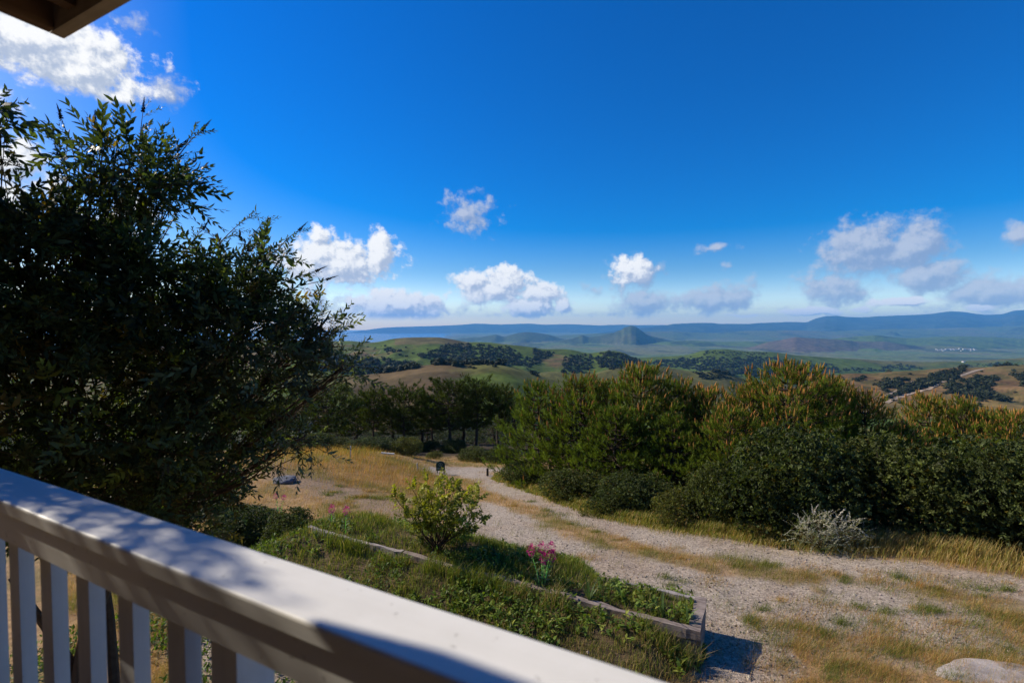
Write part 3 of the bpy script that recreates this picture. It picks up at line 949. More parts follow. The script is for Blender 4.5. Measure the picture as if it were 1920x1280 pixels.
railing = thing('porch_railing', 'white painted porch railing running across the lower left, its flat cap half in leafy shade', 'railing', (0, 0, 0), RZ)
ZC = -0.5275
def bevel_box(x0, x1, y0, y1, z0, z1, r):
    prof = [(y0, z0), (y1, z0), (y1, z1 - r), (y1 - r * .3, z1 - r * .3), (y1 - r, z1), (y0 + r, z1), (y0 + r * .3, z1 - r * .3), (y0, z1 - r)]
    b = MB(); k = len(prof)
    n = 40
    v = []
    for i in range(n + 1):
        x = x0 + (x1 - x0) * i / n
        for y, z in prof:
            w = .0012 * (fbm(np.array([x * 5.0]), np.array([y * 9 + z * 9]), 2, 5)[0] - .5)
            v.append((x, y + w, z + w))
    f = [(i * k + j, i * k + (j + 1) % k, (i + 1) * k + (j + 1) % k, (i + 1) * k + j) for i in range(n) for j in range(k)]
    b.add(v, f)
    c0 = MB()
    for e in (0, n):
        b.f4 += [np.array([[e * k + 0, e * k + 1, e * k + 2, e * k + 7], [e * k + 7, e * k + 2, e * k + 3, e * k + 6], [e * k + 6, e * k + 3, e * k + 4, e * k + 5]])]
    return b
bevel_box(-3.2, 2.4, .5806, .7206, ZC - .036, ZC, .006).build('cap_rail', M['white_paint'], railing)
bevel_box(-3.2, 2.4, .5886, .6246, ZC - .036 - .0915, ZC - .0375, .003).build('rail_board', M['white_paint'], railing)
bevel_box(-3.2, 2.4, .5886, .6246, DECK + .08, DECK + .17, .003).build('bottom_rail', M['white_paint'], railing)
bal = MB().box(-.0355, .0355, .6266, .6636, DECK + .05, ZC - .038).mesh('baluster', M['baluster_paint'])
k = 0
u0 = 2.0955
for i in range(-6, 22):
    u = u0 - i * .2245
    if abs(u - 1.0175) < .11 or abs(u - 2.90) < .1 or u > 3.18: continue
    o = link('baluster', bal, railing); o.location = (-u, 0, 0)
for u in (1.0175, 2.90, -.86):
    MB().box(-u - .045, -u + .045, .6266, .7166, DECK + .0, ZC - .0385).build('post', M['baluster_paint'], railing)

def hit_true(px, py):
    a, b = ray(px, py)
    ys = np.linspace(2.0, 60, 2400)
    i = int(np.argmax(b * ys <= ground_z(a * ys, ys)))
    return np.array([a * ys[i], ys[i]])

# ------------------------------------------------------------------ leaves
Z3 = np.zeros((0, 3), np.int64)
def leaf_shape(L, w, fold=.25, droop=.12):
    v = np.array([(0, 0, 0), (w * .5, L * .32, w * fold), (w * .42, L * .66, w * fold * .6 - droop * L * .3), (0, L, -droop * L), (-w * .42, L * .66, w * fold * .6 - droop * L * .3), (-w * .5, L * .32, w * fold)])
    return v, np.array([[0, 1, 5], [4, 2, 3]]), np.array([[5, 1, 2, 4]]), np.ones((6, 3))
def small_leaf(L, w, fold=.2):
    v = np.array([(0, 0, 0), (w * .5, L * .5, w * fold), (0, L, 0), (-w * .5, L * .5, w * fold)])
    return v, Z3, np.array([[0, 1, 2, 3]]), np.ones((4, 3))

def spray_proto(n, length, leafL, leafW, spread=52, stem=.0022, big=True, tint=(1, 1, 1), vary=.35):
    """a twig along +Y with pairs of leaves"""
    b = MB()
    t = np.linspace(0, 1, 5)
    bend = rng.uniform(-.12, .12, 2)
    pts = np.stack([bend[0] * length * t ** 2, length * t, bend[1] * length * t ** 2], 1)
    b.tube(pts, np.linspace(stem, stem * .4, 5), 3, (.9, .7, .5) if big else (.8, .6, .45), cap=False)
    D, T, Sc = [], [], []
    for i in range(n):
        s = .12 + .88 * (i + .5) / n
        p = np.array([np.interp(s, t, pts[:, j]) for j in range(3)])
        ph = i * 1.57 + rng.normal() * .3
        for sd in (0, math.pi):
            a = rad(spread * (1 - .45 * s)) * rng.uniform(.75, 1.25)
            D.append((math.sin(a) * math.cos(ph + sd), math.cos(a), math.sin(a) * math.sin(ph + sd)))
            T.append(p); Sc.append(rng.uniform(.6, 1.1) * (1 - .35 * s))
    D, T, Sc = np.array(D), np.array(T), np.array(Sc)
    base = leaf_shape(leafL, leafW) if big else small_leaf(leafL, leafW)
    col = np.array(tint) * (1 - vary + 2 * vary * rng.random((len(D), 1)))
    b.scatter(base, frames(D, rng.uniform(-.5, .5, len(D))), T, Sc, col)
    return b.proto()

def lobe_points(c, r, k, fill=.35):
    """points in an uneven ellipsoid, most of them near its skin; returns points and outward directions"""
    d = rdir(k)
    lump = .70 + .58 * vnoise(d[:, 0] * 2.3 + c[0] * 3, d[:, 1] * 2.3 + d[:, 2] * 2.9 + c[2] * 3, 7)
    rr = np.where(rng.random(k) < fill, rng.random(k) ** .5, .82 + .22 * rng.random(k))
    return np.asarray(c) + d * np.asarray(r) * (rr * lump)[:, None], d

def at(px, py, Y):
    x, z = ray(px, py)
    return np.array([x * Y, Y, z * Y])

# ---- the big shrub beside the porch
shrub_base = np.array([-4.5, 4.9, float(natural(-4.5, 4.9)) - .05])
LOBES = [  # column, row, distance, half width px, half height px, depth m, sprays
    (265, 335, 3.7, 66, 52, .42, 95), (172, 330, 3.6, 22, 30, .25, 14), (320, 345, 3.8, 24, 26, .25, 18), (45, 455, 3.4, 120, 60, .5, 180), (210, 455, 3.6, 70, 60, .45, 90), (60, 570, 3.5, 210, 150, .8, 380),
    (290, 575, 3.9, 160, 75, .6, 270), (455, 570, 4.2, 70, 66, .45, 120), (505, 492, 4.3, 28, 32, .28, 26), (420, 490, 4.2, 34, 26, .25, 22), (420, 660, 4.2, 150, 110, .7, 230), (150, 730, 3.8, 260, 170, .9, 460),
    (345, 790, 4.4, 115, 105, .7, 200), (480, 752, 4.6, 52, 36, .35, 34), (215, 890, 4.4, 185, 100, .8, 360), (200, 950, 4.9, 200, 70, .6, 260), (330, 960, 5.0, 100, 60, .6, 170), (90, 860, 3.9, 200, 110, .8, 260), (555, 655, 4.5, 62, 45, .35, 46),
    (-46, 205, 3.0, 12, 44, .2, 30), (-250, 560, 3.2, 220, 150, .8, 380), (-260, 740, 3.4, 300, 260, 1.0, 420), (555, 825, 4.6, 46, 22, .3, 20), (600, 615, 4.6, 40, 28, .3, 24), (640, 690, 4.7, 34, 26, .3, 26),
    (430, 880, 4.8, 36, 40, .3, 26)]
protos = [spray_proto(7, .27, .085, .026, vary=.45) for _ in range(5)]
thick = thing('large_shrub', 'tall dark leafy shrub with spent flower spikes filling the left side beside the railing', 'shrub', tuple(shrub_base))
inv = -shrub_base
fo, wood = MB(), MB()
lobes3 = []
for (px, py, Y, rx, ry, rd, k) in LOBES:
    lobes3.append((at(px, py, Y), np.array([rx / F * Y, rd, ry / F * Y]), k))
for (u, d, z, r, k) in ((4.70, .34, .64, .80, 640), (5.05, .3, -.1, .7, 300), (5.7, .5, 1.5, .85, 500), (5.8, .1, .3, .9, 460), (6.6, -.1, 1.2, .9, 460), (5.0, .75, -.3, .6, 200)):  # extra lobes out of view, added for their leaf shade on the railing
    x, y = world(u, d)
    lobes3.append((np.array([x, y, z]), np.array([r, r, r]), k))
hubs = [shrub_base + np.array([rng.uniform(-.5, .5), rng.uniform(-.5, .3), 1.7 + rng.uniform(-.3, .3)]) for _ in range(6)]
for c, r, k in lobes3:
    k = int(k * 1.32)
    P, d = lobe_points(c, r, k, .4)
    if len(P) > 40:                               # gather the twigs into clumps with gaps between
        ci = rng.integers(0, len(P), max(6, len(P) // 11))
        near = np.argmin(((P[:, None, :] - P[None, ci, :]) ** 2).sum(-1), axis=1)
        P = P + (P[ci][near] - P) * .35
    keep = (P[:, 1] > 1.2) & (ud(P[:, 0], P[:, 1])[1] > -.9)
    # keep clear of the railing and porch
    uu, dd = ud(P[:, 0], P[:, 1])
    keep &= (dd > .95) | (uu > 3.7)
    P, d = P[keep], d[keep]
    if not len(P): continue
    dirs = d * .55 + rdir(len(P), .35) * .85
    grey = np.clip((P[:, 0] + 2.6) / 1.2, 0, 1)[:, None] * (P[:, 2:3] < .1)
    tint = np.array([.054, .078, .031]) * (.45 + .95 * rng.random((len(P), 1)))
    tint = np.where(rng.random((len(P), 1)) < .08, np.array([.14, .17, .030]), tint)
    tint = tint * (1 - grey * .6) + np.array([.13, .15, .115]) * grey * .6
    tint = np.where(rng.random((len(P), 1)) < .07, tint * np.array([1.5, .8, .6]), tint)
    w_ = rng.integers(0, 5, len(P))
    for q in range(5):
        s_ = w_ == q
        if s_.any(): fo.scatter(protos[q], frames(dirs[s_], rng.uniform(0, 6, s_.sum())), P[s_] + inv, .82 + .6 * rng.random(s_.sum()), tint[s_])
    hub = min(hubs, key=lambda h: np.linalg.norm(h - c))
    mid = (hub + c) / 2 + np.array([rng.normal() * .12, rng.normal() * .12, .15])
    tt = np.linspace(0, 1, 7)[:, None]
    main = (1 - tt) ** 2 * hub + 2 * tt * (1 - tt) * mid + tt ** 2 * c
    wood.tube(main + inv, np.linspace(.024, .007, 7), 6, (.8, .75, .7))
    for j in rng.choice(len(P), min(len(P), 34), replace=False):
        s0 = main[rng.integers(3, 7)]
        m2 = (s0 + P[j]) / 2 + rng.normal(size=3) * .05
        wood.tube(np.array([s0, m2, P[j]]) + inv, [.008, .0055, .0028], 4, (.9, .8, .7), cap=False)
for h in hubs:
    b0 = shrub_base + np.array([rng.uniform(-.25, .25), rng.uniform(-.25, .25), -.05])
    m_ = (b0 + h) / 2 + np.array([rng.normal() * .08, rng.normal() * .08, 0])
    wood.tube(np.array([b0, m_, h]) + inv, [.055, .042, .028], 7, (.8, .75, .7))
# long shoots that stand out against the sky: (from, to) in photograph columns and rows, distance, spike at the end
SHOOTS = [((150, 330), (115, 222), 3.6, 1), ((260, 290), (268, 210), 3.7, 1), ((330, 300), (378, 245), 3.8, 1), ((300, 310), (338, 275), 3.7, 1), ((190, 330), (180, 236), 3.6, 1), ((130, 340), (112, 295), 3.5, 1), ((60, 330), (20, 310), 3.4, 0),
          ((440, 500), (492, 418), 4.3, 0), ((520, 470), (560, 432), 4.4, 1), ((400, 470), (462, 410), 4.3, 0), ((440, 580), (612, 524), 4.4, 1), ((470, 560), (592, 508), 4.4, 1), ((500, 560), (580, 575), 4.5, 0),
          ((540, 620), (605, 590), 4.6, 0), ((560, 640), (640, 622), 4.7, 0), ((600, 690), (690, 690), 4.8, 0), ((330, 500), (380, 430), 4.1, 1), ((300, 480), (290, 400), 4.0, 0), ((540, 820), (640, 838), 4.7, 0), ((480, 800), (590, 862), 4.7, 0), ((440, 830), (520, 880), 4.7, 0)]
spk = MB()
for i in range(26):
    s = i / 25
    d = rdir(7); d[:, 1] = abs(d[:, 1]) * .4
    spk.scatter(small_leaf(.014, .009), frames(d), np.tile([0, s * .11, 0], (7, 1)), (1.15 - .85 * s) * np.ones(7), np.tile([.9, .75, .75], (7, 1)) * (.6 + .6 * rng.random((7, 1))))
spk.tube([(0, -.03, 0), (0, .12, 0)], [.0022, .001], 4, (.6, .5, .4))
spk_me = spk.mesh('flower_spike', tint_mat('dead_flower', (.062, .040, .034), .8))
for (a0, a1, Y, sp) in SHOOTS:
    p0, p1 = at(*a0, Y), at(*a1, Y)
    m_ = (p0 + p1) / 2 + np.array([0, 0, .04])
    tt = np.linspace(0, 1, 7)[:, None]
    c_ = (1 - tt) ** 2 * p0 + 2 * tt * (1 - tt) * m_ + tt ** 2 * p1
    wood.tube(c_ + inv, np.linspace(.0055, .0022, 7), 4, (.8, .7, .6))
    nl = 5 if sp else 10
    pos = c_[rng.integers(1, 7, nl)]
    dr = (p1 - p0) / np.linalg.norm(p1 - p0) + rdir(nl) * .7
    fo.scatter(protos[0], frames(dr), pos + inv, .35 + .4 * rng.random(nl), np.array([.06, .075, .032]) * (.6 + .8 * rng.random((nl, 1))))
    if sp:
        o = link('flower_spike', spk_me, thick)
        o.location = p1 + inv
        e = (p1 - p0) / np.linalg.norm(p1 - p0)
        o.rotation_euler = (math.asin(max(-1, min(1, e[2]))), 0, math.atan2(-e[0], e[1]))
fo.build('foliage', M['leaf'], thick)
wood.build('branches', M['twig'], thick)

# ------------------------------------------------------------------ planter of old timbers
pl = thing('planter', 'low raised planter of weathered timber beams overgrown with grass, beside the gravel', 'planter', (*world(BED_U0, BED_D0), -4.1), RZ)
def beam(x0, x1, y0, y1, z0, z1, name, mat, sag=.0, rot=False):
    b = MB()
    n = 48
    v = []
    prof = [(0, 0), (1, 0), (1, 1), (0, 1)]
    for i in range(n + 1):
        x = x0 + (x1 - x0) * i / n
        w = (fbm(np.array([x * 4.1, x * 4.1 + 9, x * 4.1 + 18, x * 4.1 + 27]), np.full(4, z0), 4, 19) - .5) * .055
        for (a, c), e in zip(prof, w):
            v.append((x, y0 + (y1 - y0) * a + e, z0 + (z1 - z0) * c + e * .8 - sag * math.sin(math.pi * i / n)))
    if rot: v = [(y, x, z) for x, y, z in v]
    f = [(i * 4 + j, i * 4 + (j + 1) % 4, (i + 1) * 4 + (j + 1) % 4, (i + 1) * 4 + j) for i in range(n) for j in range(4)]
    f += [(0, 1, 2, 3), (n * 4 + 3, n * 4 + 2, n * 4 + 1, n * 4)]
    b.add(v, f)
    return b.build(name, mat, pl)
zt = .50
beam(-2.55, -.0, 0, .085, zt - .115, zt, 'front_beam', M['tie_wood'], .01)
beam(-4.45, -2.56, .005, .09, zt - .16, zt - .015, 'front_beam', M['tie_wood'], .015)
beam(-6.6, -4.47, .0, .085, zt - .15, zt - .005, 'front_beam', M['tie_grey'], .015)
beam(-2.5, -.05, .018, .08, .02, zt - .135, 'lower_beam', M['tie_wood'])
beam(-1.05, -.09, .70, .77, zt - .12, zt - .005, 'back_beam', M['tie_grey'])
beam(.087, .77, -.125, .004, .02, zt + .01, 'end_beam', M['tie_wood'], 0, True)

# ------------------------------------------------------------------ the yellow-green bush in the middle
bp = hit_true(818, 1036)
bz = float(ground_z(bp[0], bp[1]))
mid = thing('flowering_bush', 'open yellow green bush with bare lower stems standing behind the planter', 'bush', (bp[0], bp[1], bz))
MO = np.array([bp[0], bp[1], bz])
YB = bp[1]
TIPS = [(742, 925, -.2), (760, 940, .3), (785, 918, -.3), (800, 900, .2), (822, 894, 0), (838, 898, -.3), (856, 900, .3), (880, 916, -.1), (868, 935, .4), (893, 930, .2), (900, 968, -.2), (884, 985, .3), (758, 965, -.4), (770, 990, .2),
        (805, 930, .45), (830, 925, -.45), (845, 955, .5), (815, 960, -.5), (790, 955, .4), (860, 970, -.45), (864, 992, .1), (795, 975, -.4), (775, 912, .1), (812, 905, -.3), (850, 915, 0), (885, 950, 0)]
fo, wood = MB(), MB()
rp = [spray_proto(7, .20, .078, .046, 60, .0025, True, vary=.35) for _ in range(3)]
for (px, py, dy) in TIPS:
    tip = at(px, py + 7, YB + dy) - MO
    b0 = np.array([rng.uniform(-.07, .07), rng.uniform(-.07, .07), 0])
    c1_ = b0 + (tip - b0) * .45 + np.array([rng.normal() * .05, rng.normal() * .05, .08])
    tt = np.linspace(0, 1, 9)[:, None]
    c_ = (1 - tt) ** 2 * b0 + 2 * tt * (1 - tt) * c1_ + tt ** 2 * tip
    c_[1:-1] += rng.normal(size=(7, 3)) * .012
    wood.tube(c_, np.linspace(.013, .004, 9), 5, (.75, .62, .5))
    nl = 13
    ix = np.minimum(8, 4 + (rng.random(nl) ** .7 * 5).astype(int))
    pos = c_[ix] + rng.normal(size=(nl, 3)) * .02
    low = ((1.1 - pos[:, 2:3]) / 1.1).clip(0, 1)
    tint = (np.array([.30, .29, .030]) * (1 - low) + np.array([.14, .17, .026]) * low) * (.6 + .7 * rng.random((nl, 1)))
    w_ = rng.integers(0, 3)
    dr = rdir(nl, .5) + (tip - c_[4]) / np.linalg.norm(tip - c_[4]) * .4
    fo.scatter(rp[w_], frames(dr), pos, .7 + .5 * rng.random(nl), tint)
fo.build('foliage', M['leaf'], mid)
wood.build('branches', M['twig'], mid)

# ------------------------------------------------------------------ rounded shrubs along the right-hand verge
def rosette(n, L, w, vary=.35):
    b = MB()
    d = rdir(n, .8)
    d[:, 1] += .35
    b.scatter(small_leaf(L, w), frames(d, rng.uniform(-1, 1, n)), np.zeros((n, 3)), .7 + .5 * rng.random(n), (1 - vary + 2 * vary * rng.random((n, 1))) * np.ones((1, 3)))
    return b.proto()
ros = [rosette(8, .060, .030) for _ in range(4)]

def round_shrub(name, lobes, count, tint, L=1.0, stems=10, mat='leaf'):
    """foliage and branch meshes for a shrub about 1 m in radius: lobes are (x, y, z, rx, ry, rz)"""
    fo, wd_ = MB(), MB()
    vol = sum((l[3] * l[5]) for l in lobes)
    for (x, y, z, rx, ry, rz_) in lobes:
        k = int(count * rx * rz_ / vol)
        P, d = lobe_points((x, y, z), (rx, ry, rz_), k, .22)
        s_ = P[:, 2] > .02
        P, d = P[s_], d[s_]
        t = np.array(tint) * (.5 + .9 * rng.random((len(P), 1))) * (.6 + .8 * vnoise(P[:, 0] * 4 + P[:, 2] * 2, P[:, 1] * 4 - P[:, 2] * 3, 9))[:, None]
        t = np.where(rng.random((len(P), 1)) < .05, t * np.array([1.6, 1.0, .55]), t)
        w_ = rng.integers(0, 4, len(P))
        for q in range(4):
            m_ = w_ == q
            if m_.any(): fo.scatter(ros[q], frames(d[m_] + rdir(m_.sum(), .5) * .6, rng.uniform(0, 6, m_.sum())), P[m_], L * (.75 + .5 * rng.random(m_.sum())), t[m_])
        for j in range(max(2, stems // len(lobes))):
            e = P[rng.integers(0, len(P))]
            b0 = np.array([x * .3 + rng.normal() * .06, y * .3 + rng.normal() * .06, 0])
            wd_.tube([b0, (b0 + e) / 2 + rng.normal(size=3) * .06, e], [.024, .015, .005], 5, (.8, .8, .8), cap=False)
    return fo.mesh(name + '_foliage', M[mat]), wd_.mesh(name + '_branches', M['twig'])

def shrub_from(meshes, name, label, cat, base, size, rz=0.0, group=None):
    t = thing(name, label, cat, base, rz, group)
    t.scale = size
    link('foliage', meshes[0], t); link('branches', meshes[1], t)
    return t

def gbase(px, py, dy=0.0):
    p = hit_ground(px, py)
    X, Y = p[0] * (p[1] + dy) / p[1], p[1] + dy
    return (X, Y, float(ground_z(X, Y)) - .04)

LA = [(0, 0, .95, 1.0, .9, .85), (.55, .2, .7, .7, .7, .7), (-.6, .1, .75, .75, .7, .7), (.15, -.35, .55, .8, .6, .55), (-.3, -.4, .4, .7, .55, .42), (.55, -.3, .35, .55, .5, .38), (-.1, .1, 1.35, .6, .6, .45)]
LB = [(0, 0, .8, 1.0, .95, .8), (.5, -.1, .85, .65, .7, .7), (-.5, -.2, .6, .7, .7, .6), (0, -.45, .4, .8, .55, .42), (.35, .1, 1.25, .55, .55, .5), (-.45, .15, 1.15, .5, .55, .5)]
shA = round_shrub('shrub_dark', LA, 6200, (.076, .096, .026))
shB = round_shrub('shrub_olive', LB, 4600, (.092, .108, .027))
shC = round_shrub('shrub_light', LB, 3000, (.13, .135, .030))
G1 = 'dense shrubs along the right verge'
shrub_from(shA, 'shrub', 'broad rounded olive shrub behind the silvery white bush', 'shrub', gbase(1500, 1040, 1.75), (1.62, 1.35, 1.36), .3, G1)
shrub_from(shB, 'shrub', 'dark shrub just right of the silvery white bush', 'shrub', gbase(1690, 1050, 1.6), (1.38, 1.3, 1.30), 1.9, G1)
shrub_from(shA, 'shrub', 'large dark shrub at the right edge behind tall grass', 'shrub', gbase(1850, 1075, 1.4), (1.20, 1.2, 1.26), 2.4, G1)
shrub_from(shB, 'shrub', 'shrub cut by the right border of the photo', 'shrub', gbase(1990, 1085, 1.3), (1.5, 1.3, 1.35), .8, G1)
shrub_from(shB, 'shrub', 'narrow dark shrub left of the broad rounded one', 'shrub', gbase(1345, 1012, 1.4), (.85, .85, .95), 4.0, G1)
shrub_from(shC, 'shrub', 'low pale green shrub below the pines where the verge narrows', 'shrub', gbase(1262, 993, .5), (.62, .55, .52), 1.0, G1)
shrub_from(shA, 'shrub', 'shrub between the silvery bush and the narrow dark shrub', 'shrub', gbase(1425, 1022, 1.5), (.85, .8, .78), 5.0, G1)
shrub_from(shA, 'shrub', 'small dark shrub under the leftmost dense pine', 'shrub', gbase(985, 916, 1.0), (.9, .9, .55), 2.0, G1)
shrub_from(shB, 'shrub', 'low dark shrub in the shade under the second dense pine', 'shrub', gbase(1085, 950, 1.0), (1.1, 1.0, .6), 3.0, G1)
shrub_from(shA, 'shrub', 'dark shrub in shade beneath the pines above the pale green one', 'shrub', gbase(1190, 978, 1.3), (1.1, 1.0, .62), .5, G1)
mnd = round_shrub('mound', [(0, 0, .35, 1, .9, .5)], 900, (.15, .16, .03))
shrub_from(mnd, 'flower_mound', 'low yellow green mound with orange flowers at the foot of the pines', 'plant', gbase(1112, 968, .1), (.42, .36, .42))
# silvery white bush
sil, silw = MB(), MB()
sp_s = [spray_proto(8, .26, .050, .017, 40, .002, True, vary=.25) for _ in range(3)]
for (x, y, z, r, k) in ((0, 0, .50, .36, 90), (.34, .05, .58, .26, 60), (-.34, 0, .48, .26, 55), (-.12, .1, .72, .2, 34), (.2, -.1, .25, .40, 90), (.62, .1, .35, .22, 36), (-.2, -.1, .2, .36, 80)):
    P, d = lobe_points((x, y, z), (r, r * .8, r), k, .4)
    P[:, 2] = np.maximum(P[:, 2], .03)
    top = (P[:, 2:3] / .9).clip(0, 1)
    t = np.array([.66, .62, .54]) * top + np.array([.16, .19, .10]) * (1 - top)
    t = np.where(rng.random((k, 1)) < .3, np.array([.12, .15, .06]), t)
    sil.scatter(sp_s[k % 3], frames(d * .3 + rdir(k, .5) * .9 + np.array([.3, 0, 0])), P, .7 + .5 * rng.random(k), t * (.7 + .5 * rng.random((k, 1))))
    for j in range(8):
        silw.tube([(rng.normal() * .05, rng.normal() * .05, 0), P[j] * .5, P[j]], [.009, .006, .003], 4, (.9, .9, .8), cap=False)
g_ = gbase(1545, 1040, .18)
sv = thing('silver_bush', 'silvery white bush standing in front of the dark shrubs on the right', 'bush', g_)
sv.scale = (1.12, .9, .84)
sil.build('foliage', M['leaf'], sv); silw.build('branches', M['twig'], sv)

# dark thicket low on the left between the big shrub and the planter
G2 = 'low dark shrubs beneath the big shrub'
for px, py, sc_, lab in ((450, 1020, (.7, .65, .44), 'low dark shrub against the railing under the big shrub'), (545, 1050, (.48, .48, .36), 'small dark shrub at the left end of the planter beside pink flowers'), (370, 960, (1.0, .9, .8), 'shaded shrub behind the railing at the foot of the big shrub')):
    shrub_from(shA, 'shrub', lab, 'shrub', gbase(px, py), sc_, px * .01, G2)

# ------------------------------------------------------------------ pines
def shoot_proto(n, L, nl, w, curve=.0):
    v, f = [], []
    for i in range(n):
        s = .15 + .85 * rng.random()
        ph = rng.uniform(0, 6.28)
        a = rad(rng.uniform(18, 55)) * (1.15 - .55 * s)
        d = np.array([math.sin(a) * math.cos(ph), math.cos(a), math.sin(a) * math.sin(ph)])
        p = np.array([0, s * L, 0])
        sd = np.cross(d, [math.cos(ph * 1.7), .3, math.sin(ph * 1.7)]); sd /= np.linalg.norm(sd)
        l = nl * rng.uniform(.7, 1.1)
        v += [p - sd * w / 2, p + sd * w / 2, p + d * l]
        f.append((3 * i, 3 * i + 1, 3 * i + 2))
    c = np.repeat(.75 + .5 * rng.random(n), 3)[:, None] * np.ones((1, 3))
    return np.array(v), np.array(f), np.zeros((0, 4), np.int64), c
def candle_proto():
    th = np.arange(5) * 2 * math.pi / 5
    v = []
    for y, r in ((0, .012), (.05, .024), (.12, .021), (.19, .011), (.23, .003)):
        v += [(math.cos(t) * r, y, math.sin(t) * r) for t in th]
    f = [(l * 5 + i, l * 5 + (i + 1) % 5, (l + 1) * 5 + (i + 1) % 5, (l + 1) * 5 + i) for l in range(4) for i in range(5)]
    return np.array(v), Z3, np.array(f), np.ones((25, 3))
cand = candle_proto()

def make_pine(H, R, start, prof, whorls, per, dens, needle, candles, tint, lead=1, seed=0):
    """trunk, needle crown and shoot meshes of one pine, its base at the origin"""
    global rng
    keep_rng = rng; rng = np.random.default_rng(100 + seed)
    tr, cr, ca = MB(), MB(), MB()
    zz = np.linspace(0, H * .97, 12)
    axis_ = np.stack([.05 * H * (fbm(zz * .5, zz * 0 + seed, 2, 3) - .5), .05 * H * (fbm(zz * .5, zz * 0 + seed + 9, 2, 4) - .5), zz], 1)
    tr.tube(axis_, np.linspace(.035 * H * .55 + .02, .012, 12), 8, (1, 1, 1))
    sp = [shoot_proto(needle[0], .26, needle[1], needle[2]) for _ in range(4)]
    P, D = [], []
    for w in range(whorls):
        h = start + (1 - start) * ((w + rng.uniform(0, .6)) / whorls) ** .9
        h = min(h, .97)
        l0 = R * prof((h - start) / (1 - start))
        c0 = np.array([np.interp(h * H, zz, axis_[:, j]) for j in range(3)])
        n = per + rng.integers(-1, 2)
        a0 = rng.uniform(0, 6.28)
        for q in range(n):
            a = a0 + q * 6.283 / n + rng.normal() * .25
            l = l0 * rng.uniform(.72, 1.15)
            rise = l * rng.uniform(.15, .55) * (.6 + h)
            tt = np.linspace(0, 1, 6)
            out = np.array([math.cos(a), math.sin(a), 0])
            c_ = c0 + out * (l * tt)[:, None] + np.array([0, 0, 1.0]) * (rise * tt ** 1.8 - .06 * l * np.sin(tt * 3.14))[:, None]
            tr.tube(c_, np.linspace(.013 * H * .4 + .008, .006, 6), 5, (.75, .7, .65), cap=False)
            m = max(4, int(l * dens))
            s = rng.uniform(.22, 1, m) ** .7
            p = np.stack([np.interp(s, tt, c_[:, j]) for j in range(3)], 1)
            sd = np.array([-out[1], out[0], 0])
            lat = rng.normal(size=m) * .26 * l * (1.15 - s) + rng.normal(size=m) * .07
            p = p + sd * lat[:, None] + np.array([0, 0, 1]) * (rng.normal(size=m) * .07 + .05)[:, None]
            d = out * rng.uniform(.1, .8, (m, 1)) + np.array([0, 0, 1.0]) * rng.uniform(.5, 1.2, (m, 1)) + rng.normal(size=(m, 3)) * .22 + sd * (lat * .8)[:, None]
            P.append(p); D.append(d)
            p_, d_ = c_[-1:], out * .25 + np.array([[0, 0, 1.0]])
            P.append(p_); D.append(d_)
    for q in range(lead):
        a = rng.uniform(0, 6.28); r_ = 0 if q == 0 else rng.uniform(.1, .4) * R * .6
        p = axis_[-1] + np.array([math.cos(a) * r_, math.sin(a) * r_, -r_ * .45])
        P.append(p + np.array([[0, 0, -.25], [0, 0, -.05], [.06, .03, -.15], [-.06, .02, -.2]])); D.append(np.array([[0, 0, 1.0], [0.05, 0, 1], [.3, .1, 1], [-.3, .1, 1]]))
    P, D = np.concatenate(P), np.concatenate(D)
    D /= np.linalg.norm(D, axis=1, keepdims=True)
    hh = P[:, 2] / H
    rr = np.hypot(P[:, 0], P[:, 1]) / R
    t = np.array(tint) * (.4 + 1.1 * rng.random((len(P), 1))) * np.array([1, 1, 1.0]) + np.array([.02, .012, 0]) * (rng.random((len(P), 1)) ** 3)
    w_ = rng.integers(0, 4, len(P))
    for q in range(4):
        m_ = w_ == q
        cr.scatter(sp[q], frames(D[m_], rng.uniform(0, 6, m_.sum())), P[m_], .8 + .5 * rng.random(m_.sum()), t[m_])
    res = [tr.mesh('pine_trunk', M['bark'], True), cr.mesh('pine_crown', M['needle'])]
    if candles > 0:
        up = (D[:, 2] > .72) & (rng.random(len(P)) < candles * (.03 + 1.7 * np.clip(hh - .48, 0, .5)) * (.5 + rr))
        T = P[up] + D[up] * .22
        dd = D[up] * .55 + np.array([0, 0, .6])
        k = len(T)
        col = np.array([.46, .20, .052]) * (.65 + .6 * rng.random((k, 1))) + np.array([-.08, .02, -.01]) * (rng.random((k, 1)) < .3)
        ca.scatter(cand, frames(dd), T, np.stack([np.ones(k) * 1.0, .6 + .6 * rng.random(k), np.ones(k)], 1) * (.7 + .5 * rng.random((k, 1))), np.clip(col, 0, 1))
        res.append(ca.mesh('pine_candles', M['candle']))
    rng = keep_rng
    return res

def plant_pine(meshes, label, base, size, rz, group):
    t = thing('pine_tree', label, 'pine tree', base, rz, group)
    t.scale = size
    link('trunk', meshes[0], t); link('crown', meshes[1], t)
    if len(meshes) > 2:
        tag(link('new_shoots', meshes[2], t), kind='stuff')
    return t

